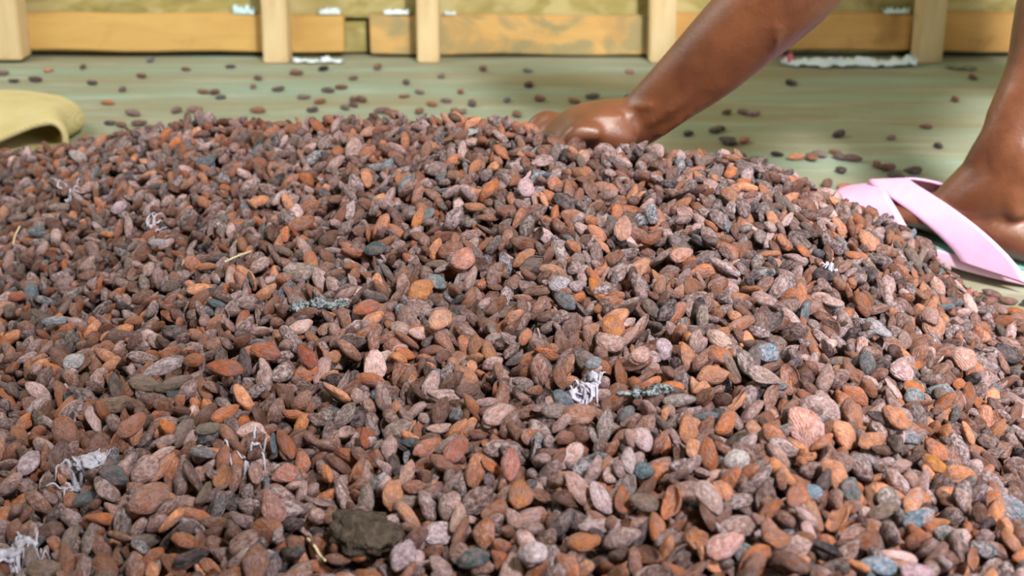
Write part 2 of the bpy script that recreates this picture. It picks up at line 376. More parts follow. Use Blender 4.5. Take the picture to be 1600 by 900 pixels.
# far leg and its foot, outside the picture
FO2 = np.array([1.04, 2.02, 0.0]); fe2 = np.array([-0.9, 0.2, 0]); fe2 /= np.linalg.norm(fe2); fm2 = np.array([-fe2[1], fe2[0], 0])
def FT2(u, v, w): return FT(u, v, w, FO2, fe2, fm2, 0.0)-np.array([0, 0, 0.0])
keep = fm; fm = fm2; B += foot(FT2); fm = keep
knee2, hip2 = np.array([0.98, 1.93, 0.48]), np.array([0.89, 1.82, 0.86])
B.append(limb([(FT2(-0.006, 0, 0.10), 0.037, 0.032), ((np.array([1.05, 1.99, 0.22])), 0.046, 0.044), (np.array([1.03, 1.97, 0.34]), 0.055, 0.052), (knee2, 0.056, 0.055), (knee2*0.5+hip2*0.5, 0.072, 0.072), (hip2, 0.088, 0.085)], (0, 1, 0), 20))
# trunk, neck, head, far arm resting on the far knee
pel, chest = (hip+hip2)/2+np.array([0.01, 0, 0.04]), np.array([0.56, 1.60, 0.67])
B.append(limb([(pel, 0.10, 0.155), (pel*0.7+chest*0.3+np.array([0, 0, 0.03]), 0.095, 0.14), (pel*0.35+chest*0.65+np.array([0, 0, 0.03]), 0.105, 0.155), (chest, 0.10, 0.17), (chest+np.array([-0.07, -0.01, -0.02]), 0.075, 0.15)], (0, 1, 0), 26))
B.append(limb([(sh, 0.055, 0.055), (chest+np.array([-0.04, -0.08, -0.02]), 0.06, 0.07)], (0, 0, 1), 16))
sh2 = np.array([0.52, 1.78, 0.62])
B.append(limb([(chest+np.array([-0.04, 0.08, -0.02]), 0.06, 0.07), (sh2, 0.055, 0.055), (np.array([0.64, 1.86, 0.46]), 0.045, 0.045), (np.array([0.72, 1.90, 0.40]), 0.041, 0.041), (np.array([0.86, 1.90, 0.50]), 0.030, 0.028)], (0, 0, 1), 16))
B.append(limb([(np.array([0.86, 1.90, 0.50]), 0.027, 0.030), (np.array([0.90, 1.89, 0.525]), 0.018, 0.04), (np.array([0.94, 1.89, 0.53]), 0.014, 0.04)], (0, 1, 0), 16))
for dy in (-0.032, -0.011, 0.011, 0.031):
    B.append(limb([(np.array([0.94, 1.89+dy, 0.53]), 0.009, 0.009), (np.array([0.98, 1.89+dy*1.2, 0.525]), 0.009, 0.009), (np.array([1.01, 1.89+dy*1.25, 0.50]), 0.008, 0.008)], (0, 1, 0), 10))
B.append(limb([(np.array([0.90, 1.86, 0.52]), 0.011, 0.011), (np.array([0.93, 1.835, 0.51]), 0.010, 0.010), (np.array([0.95, 1.825, 0.495]), 0.009, 0.009)], (0, 0, 1), 10))
nk = np.array([0.46, 1.60, 0.665]); hd = np.array([0.36, 1.585, 0.70])
B.append(limb([(chest+np.array([-0.05, 0, 0.01]), 0.06, 0.065), (nk, 0.052, 0.055), (hd+np.array([0.03, 0, 0.0]), 0.055, 0.058)], (0, 1, 0), 20))
hdir = np.array([-0.86, -0.05, -0.50]); hdir /= np.linalg.norm(hdir)       # the way the face looks
hup = np.array([-0.50, 0.0, 0.86]); hup -= hdir*(hup@hdir); hup /= np.linalg.norm(hup); hsd = np.cross(hup, hdir)
def HD(f, s_, u): return hd+hdir*f+hsd*s_+hup*u
B.append(limb([(HD(0.0, 0, -0.045), 0.075, 0.058), (HD(-0.008, 0, 0.0), 0.092, 0.070), (HD(-0.01, 0, 0.05), 0.095, 0.074), (HD(-0.012, 0, 0.085), 0.075, 0.060)], hsd, 24))
B.append(limb([(HD(0.045, 0, -0.02), 0.045, 0.045), (HD(0.045, 0, -0.065), 0.036, 0.038), (HD(0.055, 0, -0.09), 0.026, 0.026)], hsd, 18))
B.append(limb([(HD(0.083, 0, 0.03), 0.009, 0.008), (HD(0.098, 0, 0.005), 0.011, 0.010), (HD(0.104, 0, -0.012), 0.013, 0.016)], hsd, 12))
for s_ in (-1, 1):
    B.append(limb([(HD(0.0, 0.072*s_, 0.03), 0.014, 0.007), (HD(0.0, 0.078*s_, 0.005), 0.016, 0.007), (HD(0.005, 0.073*s_, -0.022), 0.010, 0.006)], hdir, 10))
    B.append(limb([(HD(0.078, 0.015*s_, 0.038), 0.007, 0.01), (HD(0.074, 0.045*s_, 0.038), 0.007, 0.01)], hdir, 10))
    B.append(limb([(HD(0.082, 0.022*s_ - 0.006, -0.042 + 0.006*(s_ > 0)), 0.006, 0.008), (HD(0.086, 0.0, -0.040 + 0.010*(s_ < 0)), 0.007, 0.008)], hdir, 10))

person = props(empty('person', tuple(FT(-0.03, 0, 0.018))), 'brown-skinned person bending over, bare arm pushed into the beans, foot in a pink flip-flop', 'person')
body = remeshed('body', B, 0.0040, 5, M_SKIN, person)
print('body polys', len(body.data.polygons))
remeshed('shirt', [limb([(pel+np.array([-0.05, 0, 0.01]), 0.125, 0.172), (pel*0.7+chest*0.3+np.array([0, 0, 0.03]), 0.115, 0.162), (pel*0.35+chest*0.65+np.array([0, 0, 0.03]), 0.122, 0.172), (chest, 0.116, 0.185), (chest+np.array([-0.055, -0.01, -0.012]), 0.09, 0.165)], (0, 1, 0), 26),
                    limb([(chest+np.array([-0.03, -0.08, -0.01]), 0.08, 0.09), (sh, 0.075, 0.076), (elb*0.4+sh*0.6, 0.068, 0.068)], (0, 0, 1), 18),
                    limb([(chest+np.array([-0.03, 0.08, -0.01]), 0.08, 0.09), (sh2, 0.075, 0.076), (sh2*0.4+np.array([0.64, 1.86, 0.46])*0.6, 0.064, 0.064)], (0, 0, 1), 18)], 0.010, 3, M_SHIRT, person)
remeshed('shorts', [limb([(pel+np.array([-0.03, 0, 0.01]), 0.125, 0.178), (pel+np.array([0.03, 0, -0.01]), 0.12, 0.175)], (0, 1, 0), 24),
                     limb([(hip, 0.11, 0.10), (knee*0.45+hip*0.55, 0.095, 0.092), (knee*0.72+hip*0.28, 0.088, 0.086)], (0, 1, 0), 20),
                     limb([(hip2, 0.11, 0.10), (knee2*0.45+hip2*0.55, 0.095, 0.092), (knee2*0.72+hip2*0.28, 0.088, 0.086)], (0, 1, 0), 20)], 0.010, 3, M_SHORT, person)
remeshed('hair', [limb([(HD(-0.03, 0, -0.02), 0.078, 0.070), (HD(-0.022, 0, 0.045), 0.094, 0.080), (HD(-0.015, 0, 0.092), 0.080, 0.066)], hsd, 20)], 0.008, 2, M_HAIR, person)

# pink flip-flop under the foot: sole, footbed, strap
def outline(scale=1.0, n=44):
    pts = []
    for k in range(n):
        t = 2*math.pi*k/n; c, s_ = math.cos(t), math.sin(t)
        u = 0.067+0.140*c
        w = 0.040+0.010*(0.5+0.5*math.sin((u+0.0)*14-0.6)) 
        pts.append((0.067+(u-0.067)*scale, s_*w*scale*(1-0.10*abs(c)**6)))
    return pts
def prism(levels, T):
    V, Fc = [], []; n = None
    for sc_, w in levels:
        o_ = outline(sc_); n = len(o_); V += [T(u, v, w) for u, v in o_]
    for i in range(len(levels)-1):
        for k in range(n): Fc.append((i*n+k, i*n+(k+1) % n, (i+1)*n+(k+1) % n, (i+1)*n+k))
    Fc.append(tuple(range(n))[::-1]); Fc.append(tuple((len(levels)-1)*n+k for k in range(n))); return V, Fc
def flip_flop(T, org, label):
    r = props(empty('flip_flop', tuple(org)), label, 'sandal', 'pink flip-flops on the feet')
    v, f = prism([(0.985, 0.0), (1.0, 0.002), (1.0, 0.013), (0.985, 0.0155)], T)
    under(r, link_mesh('sole', mesh_from('sole', v, f), M_PINKS))
    v, f = prism([(0.95, 0.0157), (0.95, 0.0172)], T)
    fb = under(r, link_mesh('footbed', mesh_from('footbed', v, f), M_TEAL)); fb['label'] = 'worn teal green footbed'
    for part_ in (0, 1):
     V, Fc, nt, nk_ = [], [], 28, 8
     for layer in (0, 1):
         for i in range(nt+1):
             t = -1+2*i/nt; q = abs(t)
             for k in range(nk_+1):
                 kk = k/nk_
                 if part_ == 0:
                     u = (0.172*(1-kk)+0.126*kk)*(1-q**1.25)+(0.030*(1-kk)+(-0.046)*kk)*q**1.25; wtop = 0.056*(1-kk)+0.072*kk
                 else:
                     u = (0.205*(1-kk)+0.150*kk)*(1-q**1.6)+(0.176*(1-kk)+0.086*kk)*q**1.6; wtop = 0.034*(1-kk)+0.060*kk
                 w = 0.013+(wtop-0.013)*max(0, 1-q**2.6)**0.8
                 vv = 0.0500*math.sin(min(1, q)*math.pi/2)**0.85*(1 if t > 0 else -1)
                 if layer: w -= 0.0028; vv *= 0.95
                 V.append(T(u, vv, w))
     n1 = (nt+1)*(nk_+1); idx = lambda l, i, k: l*n1+i*(nk_+1)+k
     for i in range(nt):
         for k in range(nk_):
             Fc.append((idx(0, i, k), idx(0, i+1, k), idx(0, i+1, k+1), idx(0, i, k+1)))
             Fc.append((idx(1, i, k+1), idx(1, i+1, k+1), idx(1, i+1, k), idx(1, i, k)))
         Fc.append((idx(0, i, 0), idx(1, i, 0), idx(1, i+1, 0), idx(0, i+1, 0)))
         Fc.append((idx(0, i+1, nk_), idx(1, i+1, nk_), idx(1, i, nk_), idx(0, i, nk_)))
     under(r, link_mesh(('strap', 'toe_band')[part_], mesh_from('strap', V, Fc), M_PINK))
flip_flop(FT, FO, 'pale pink flip-flop on the foot beside the bean heap')

# ------------------------------------------------------------------ folded sack
def sack():
    V, Fc = [], []
    d0 = 2.06; nu, nv = 60, 26
    xr = at(132, 190, d0)[0]-0.034
    for j in range(nv+1):
        f = j/nv                                   # 0 front, 1 back
        for i in range(nu+1):
            s_ = i/nu
            # hairpin: lower layer 0..0.4, turn 0.4..0.6, upper layer 0.6..1
            y = d0+0.22*f
            rr = 0.022+0.003*math.sin(f*5)
            xt = xr-rr-0.05*f**1.5-0.01*math.sin(7*f)
            if s_ < 0.4: x, z = xt-(0.4-s_)/0.4*0.55, 0.006
            elif s_ <= 0.6:
                a = -math.pi/2+(s_-0.4)/0.2*math.pi; x, z = xt+rr*math.cos(a), 0.006+rr+rr*math.sin(a)
            else:
                q = (s_-0.6)/0.4; x = xt-q*0.55
                z = 0.006+2*rr+0.022*min(1, q*2.4)**1.2
                droop = max(0, 1-f/0.55)**1.6*min(1, max(0, q-0.03)*4.5)
                z = z*(1-0.93*droop)+0.004*droop
                y -= 0.055*droop+0.02*(1-f)*math.sin(q*3)
            z += 0.004*math.sin(x*31+y*17)*(1 if s_ > 0.5 else 0.2); x += 0.004*math.sin(y*40)
            V.append((x, y, max(z, 0.005)))
    for j in range(nv):
        for i in range(nu):
            a = j*(nu+1)+i; Fc.append((a, a+1, a+nu+2, a+nu+1))
    V = [(v[0]-V[0][0], v[1]-d0, v[2]) for v in V] if False else V
    o = link_mesh('burlap_sack', mesh_from('burlap_sack', V, Fc), M_SACK)
    so = o.modifiers.new('thickness', 'SOLIDIFY'); so.thickness = 0.010; so.offset = 0.0
    sb = o.modifiers.new('round', 'SUBSURF'); sb.levels = 1; sb.render_levels = 1
    props(o, 'folded yellow-brown burlap sack lying on the floor beside the heap', 'sack')
sack()

# ------------------------------------------------------------------ heap of beans: target surface
X0, X1, Y0, Y1, CS = -1.25, 1.15, 0.52, 2.30, 0.0025
nx, ny = int((X1-X0)/CS), int((Y1-Y0)/CS)
gx, gy = X0+CS*(np.arange(nx)+0.5), Y0+CS*(np.arange(ny)+0.5)
GX, GY = np.meshgrid(gx, gy, indexing='ij')
crest = [(-400, 290, 2.0), (-200, 262, 2.0), (0, 243, 1.98), (150, 226, 1.9), (300, 199, 1.8), (530, 195, 1.7), (700, 199, 1.62), (800, 203, 1.54), (900, 230, 1.475), (1000, 246, 1.45),
         (1150, 252, 1.44), (1280, 309, 1.41), (1420, 382, 1.37), (1500, 458, 1.345), (1600, 530, 1.33), (1720, 600, 1.2), (1900, 700, 1.02), (2200, 800, 0.9)]
cs_, cd_, ch_ = [], [], []
for px, py, d in crest:
    p = at(px, py, d); cs_.append(p[0]/d); cd_.append(d); ch_.append(max(p[2], 0.004))
near = np.array([(-0.9, 0.0), (-0.6, 0.035), (-0.3, 0.05), (-0.05, 0.065), (0.1, 0.088), (0.22, 0.105), (0.4, 0.098), (0.6, 0.06), (0.9, 0.0)])
S = GX/GY
DC = np.interp(S, cs_, cd_); HC = np.interp(S, cs_, ch_); HN = np.interp(S, near[:, 0], near[:, 1])
t = np.clip((GY-0.62)/(DC-0.62), 0, 1); t = t*t*(3-2*t)*0.75+t*0.25
Tz = np.where(GY <= DC, HN+(HC-HN)*t, HC-0.52*(GY-DC))
def wob(x, y): return 0.006*np.sin(9*x+3*y+1)*np.sin(7*y-4*x)+0.003*np.sin(23*x+5)*np.sin(19*y+2*x)+0.0018*np.sin(61*x+8*y)*np.sin(47*y+9)
Tz = Tz+wob(GX, GY)*np.clip(Tz/0.03, 0, 1)
def blur(Z, r):
    k = 2*r+1
    for ax in (0, 1):
        pad = [(0, 0), (0, 0)]; pad[ax] = (r+1, r)
        c = np.cumsum(np.pad(Z, pad, mode='edge'), axis=ax)
        Z = (c[k:, :]-c[:-k, :])/k if ax == 0 else (c[:, k:]-c[:, :-k])/k
    return Z
Tz = Tz-0.7*np.maximum(0, np.abs(GX)-(0.40*GY+0.26))
Tz = Tz-0.5*np.maximum(0, 0.66-GY)
Tz = blur(blur(Tz, 7), 7)
# keep clear of the flip-flop
so_ = np.array([FT(u, v, 0)[:2] for u, v in outline(1.10)])
cx_, cy_ = FT(0.067, 0, 0)[:2]
du = (GX-FO[0])*fe[0]+(GY-FO[1])*fe[1]; dv = (GX-FO[0])*fm[0]+(GY-FO[1])*fm[1]
inS = ((du-0.067)/0.155)**4+(dv/0.058)**4 < 1
solez = (du+0.065)*math.sin(fp)
Tz = np.where(inS, np.minimum(Tz, solez-0.012), Tz)

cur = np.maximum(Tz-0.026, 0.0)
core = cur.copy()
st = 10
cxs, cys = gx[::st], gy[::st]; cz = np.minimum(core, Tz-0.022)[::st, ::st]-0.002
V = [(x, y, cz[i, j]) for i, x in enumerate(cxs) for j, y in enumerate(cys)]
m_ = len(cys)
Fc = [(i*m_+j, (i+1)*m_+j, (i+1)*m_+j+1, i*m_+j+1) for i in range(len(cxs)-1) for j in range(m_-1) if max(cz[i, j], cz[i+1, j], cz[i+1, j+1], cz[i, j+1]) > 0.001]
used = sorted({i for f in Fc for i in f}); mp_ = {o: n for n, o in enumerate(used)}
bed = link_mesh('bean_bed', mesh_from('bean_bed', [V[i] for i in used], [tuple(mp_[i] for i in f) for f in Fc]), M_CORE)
props(bed, 'under-layer of the cocoa bean heap, coloured dark as shade in the gaps', 'bean heap', kind='stuff')

# ------------------------------------------------------------------ bean records and deposition
CLASSES = {  # name: (colour words, sRGB, dust low/high, share)
 'rust':   ('rust-orange', (182, 112, 68), 0.0, 0.35, 0.17),
 'tan':    ('tan', (212, 146, 104), 0.0, 0.4, 0.12),
 'brown':  ('reddish-brown', (134, 91, 70), 0.0, 0.45, 0.27),
 'mauve':  ('dusty mauve', (164, 130, 124), 0.3, 0.85, 0.20),
 'pale':   ('pale pinkish', (206, 170, 168), 0.5, 1.0, 0.08),
 'grey':   ('grey-brown', (112, 100, 92), 0.1, 0.6, 0.10),
 'slate':  ('slate-blue', (88, 112, 126), 0.1, 0.8, 0.035),
 'dark':   ('blackish', (52, 50, 52), 0.0, 0.3, 0.03),
}
CN = list(CLASSES); CP = np.array([CLASSES[c][4] for c in CN]); CP /= CP.sum()
beans = []      # dicts: c (centre), R (3x3), ax (semi axes), tint, dust, cls, kind
def rotm(yaw, pitch, roll):
    cy, sy, cp, sp, cr, sr = math.cos(yaw), math.sin(yaw), math.cos(pitch), math.sin(pitch), math.cos(roll), math.sin(roll)
    x = np.array([cy*cp, sy*cp, sp]); y0 = np.array([-sy, cy, 0.0]); z0_ = np.cross(x, y0)
    return np.stack([x, y0*cr+z0_*sr, -y0*sr+z0_*cr], axis=1)
def drop(x, y, R, ax, pen=0.0010, update=True):
    A_ = R@np.diag(1/ax**2)@R.T; ext = np.sqrt(np.diag(R@np.diag(ax**2)@R.T))
    i0, i1 = int((x-ext[0]-X0)/CS), int((x+ext[0]-X0)/CS)+1; j0, j1 = int((y-ext[1]-Y0)/CS), int((y+ext[1]-Y0)/CS)+1
    if i0 < 1 or j0 < 1 or i1 >= nx-1 or j1 >= ny-1: return None
    dx = gx[i0:i1, None]-x; dy = gy[None, j0:j1]-y
    Bq = A_[0, 2]*dx+A_[1, 2]*dy; Cq = A_[0, 0]*dx*dx+2*A_[0, 1]*dx*dy+A_[1, 1]*dy*dy-1
    D = Bq*Bq-A_[2, 2]*Cq; ok = D > 0
    if not ok.any(): return None
    sq = np.sqrt(np.where(ok, D, 0)); lo = (-Bq-sq)/A_[2, 2]; hi = (-Bq+sq)/A_[2, 2]
    sub = cur[i0:i1, j0:j1]
    gap = (sub-lo)[ok]
    z = (np.partition(gap, int(0.90*len(gap)))[int(0.90*len(gap))] if len(gap) > 10 else gap.max())-pen
    z = max(z, ext[2]+0.0002) if sub.max() < 0.001 else z
    if update: sub[ok] = np.maximum(sub[ok], (z+hi)[ok])
    return z
def surf(x, y):
    i, j = int((x-X0)/CS), int((y-Y0)/CS)
    return cur[i, j] if 0 <= i < nx and 0 <= j < ny else 0.0
def new_rec(x, y, z, R, ax, cls=None, kind='bean', tint=None, dust=None):
    if cls is None: cls = CN[rng.choice(len(CN), p=CP)]
    cl = CLASSES[cls]
    if tint is None:
        k = rng.uniform(0.62, 1.20); hue = rng.normal(0, 4); tint = [min(250, max(20, c*k+o_*hue)) for c, o_ in zip(cl[1], (1, 0.2, -0.8))]
    if dust is None: dust = rng.uniform(cl[2], cl[3])
    return dict(c=np.array([x, y, z]), R=R, ax=np.array(ax), tint=lin(*tint), dust=dust, cls=cls, kind=kind)

ncand = 190000
cand = rng.uniform(size=(ncand, 2)); 
CXs = X0+0.03+(X1-X0-0.06)*cand[:, 0]; CYs = Y0+0.03+(Y1-Y0-0.06)*cand[:, 1]
lim = 0.44*CYs+0.50
keepm = np.abs(CXs) < lim
CXs, CYs = CXs[keepm], CYs[keepm]
rnd = rng.uniform(size=(len(CXs), 8)); nrm = rng.normal(size=(len(CXs), 5))
for q in range(len(CXs)):
    x, y = CXs[q], CYs[q]
    i, j = int((x-X0)/CS), int((y-Y0)/CS)
    tz = Tz[i, j]
    if tz < 0.003: continue
    if cur[i, j] > tz-0.0045 or inS[i, j]: continue
    r = rnd[q]
    a = 0.0106*(1+0.15*np.clip(nrm[q, 0], -2, 2.2)); b = a*(0.56+0.07*np.clip(nrm[q, 1], -2, 2)); c = a*(0.37+0.06*np.clip(nrm[q, 2], -2, 2))
    if r[5] < 0.14: a *= 0.66; b *= 0.8
    yaw = r[0]*math.pi*2; cyw, syw = math.cos(yaw), math.sin(yaw)
    e1, e2 = 0.7*a, 0.8*b
    hA, hB = surf(x+cyw*e1, y+syw*e1), surf(x-cyw*e1, y-syw*e1)
    hC, hD = surf(x-syw*e2, y+cyw*e2), surf(x+syw*e2, y-cyw*e2)
    pitch = np.clip(math.atan((hA-hB)/(2*e1)), -0.8, 0.8)+0.16*nrm[q, 3]
    roll = np.clip(math.atan((hC-hD)/(2*e2)), -0.8, 0.8)+0.25*nrm[q, 4]
    if r[1] < 0.12: roll += (0.9+0.6*r[2])*(1 if r[3] < 0.5 else -1)
    R = rotm(yaw, pitch, roll); ax = np.array([a, b, c])
    z = drop(x, y, R, ax, update=False)
    if z is None or z > tz+0.012: continue
    if z-np.sqrt((R@np.diag(ax**2)@R.T)[2, 2]) < -0.0005: continue
    drop(x, y, R, ax)
    kind = 'husk' if r[4] < 0.07 else ('split' if r[4] < 0.22 else 'bean')
    beans.append(new_rec(x, y, z, R, ax, kind=kind))
print('heap beans', len(beans))

# ------------------------------------------------------------------ hand-placed pieces seen in the photograph
def frame_for(px, py, ang, tilt=0.55):
    """rotation whose long axis shows at screen angle ang (degrees, counter-clockwise) on a face tilted towards the lens"""
    r = ray(px, py); v = r/np.linalg.norm(r)
    n = (1-tilt)*np.array([0, 0, 1.0])+tilt*(-v); n /= np.linalg.norm(n)
    a = math.radians(ang); Lv = Rv*math.cos(a)+Uv*math.sin(a)
    Lw = Lv-v*((Lv@n)/(v@n)); k = np.linalg.norm(Lw); x = Lw/k
    Wv = -Rv*math.sin(a)+Uv*math.cos(a); y = np.cross(n, x)
    return np.stack([x, y, n], axis=1), k
def hit(px, py, lift=0.004):
    r = ray(px, py); d = 0.55
    while d < 2.6:
        p = np.array([0, 0, H])+r*(d/r[1])
        if p[2] <= surf(p[0], p[1])+lift or p[2] <= 0: return p
        d += 0.003
    return p
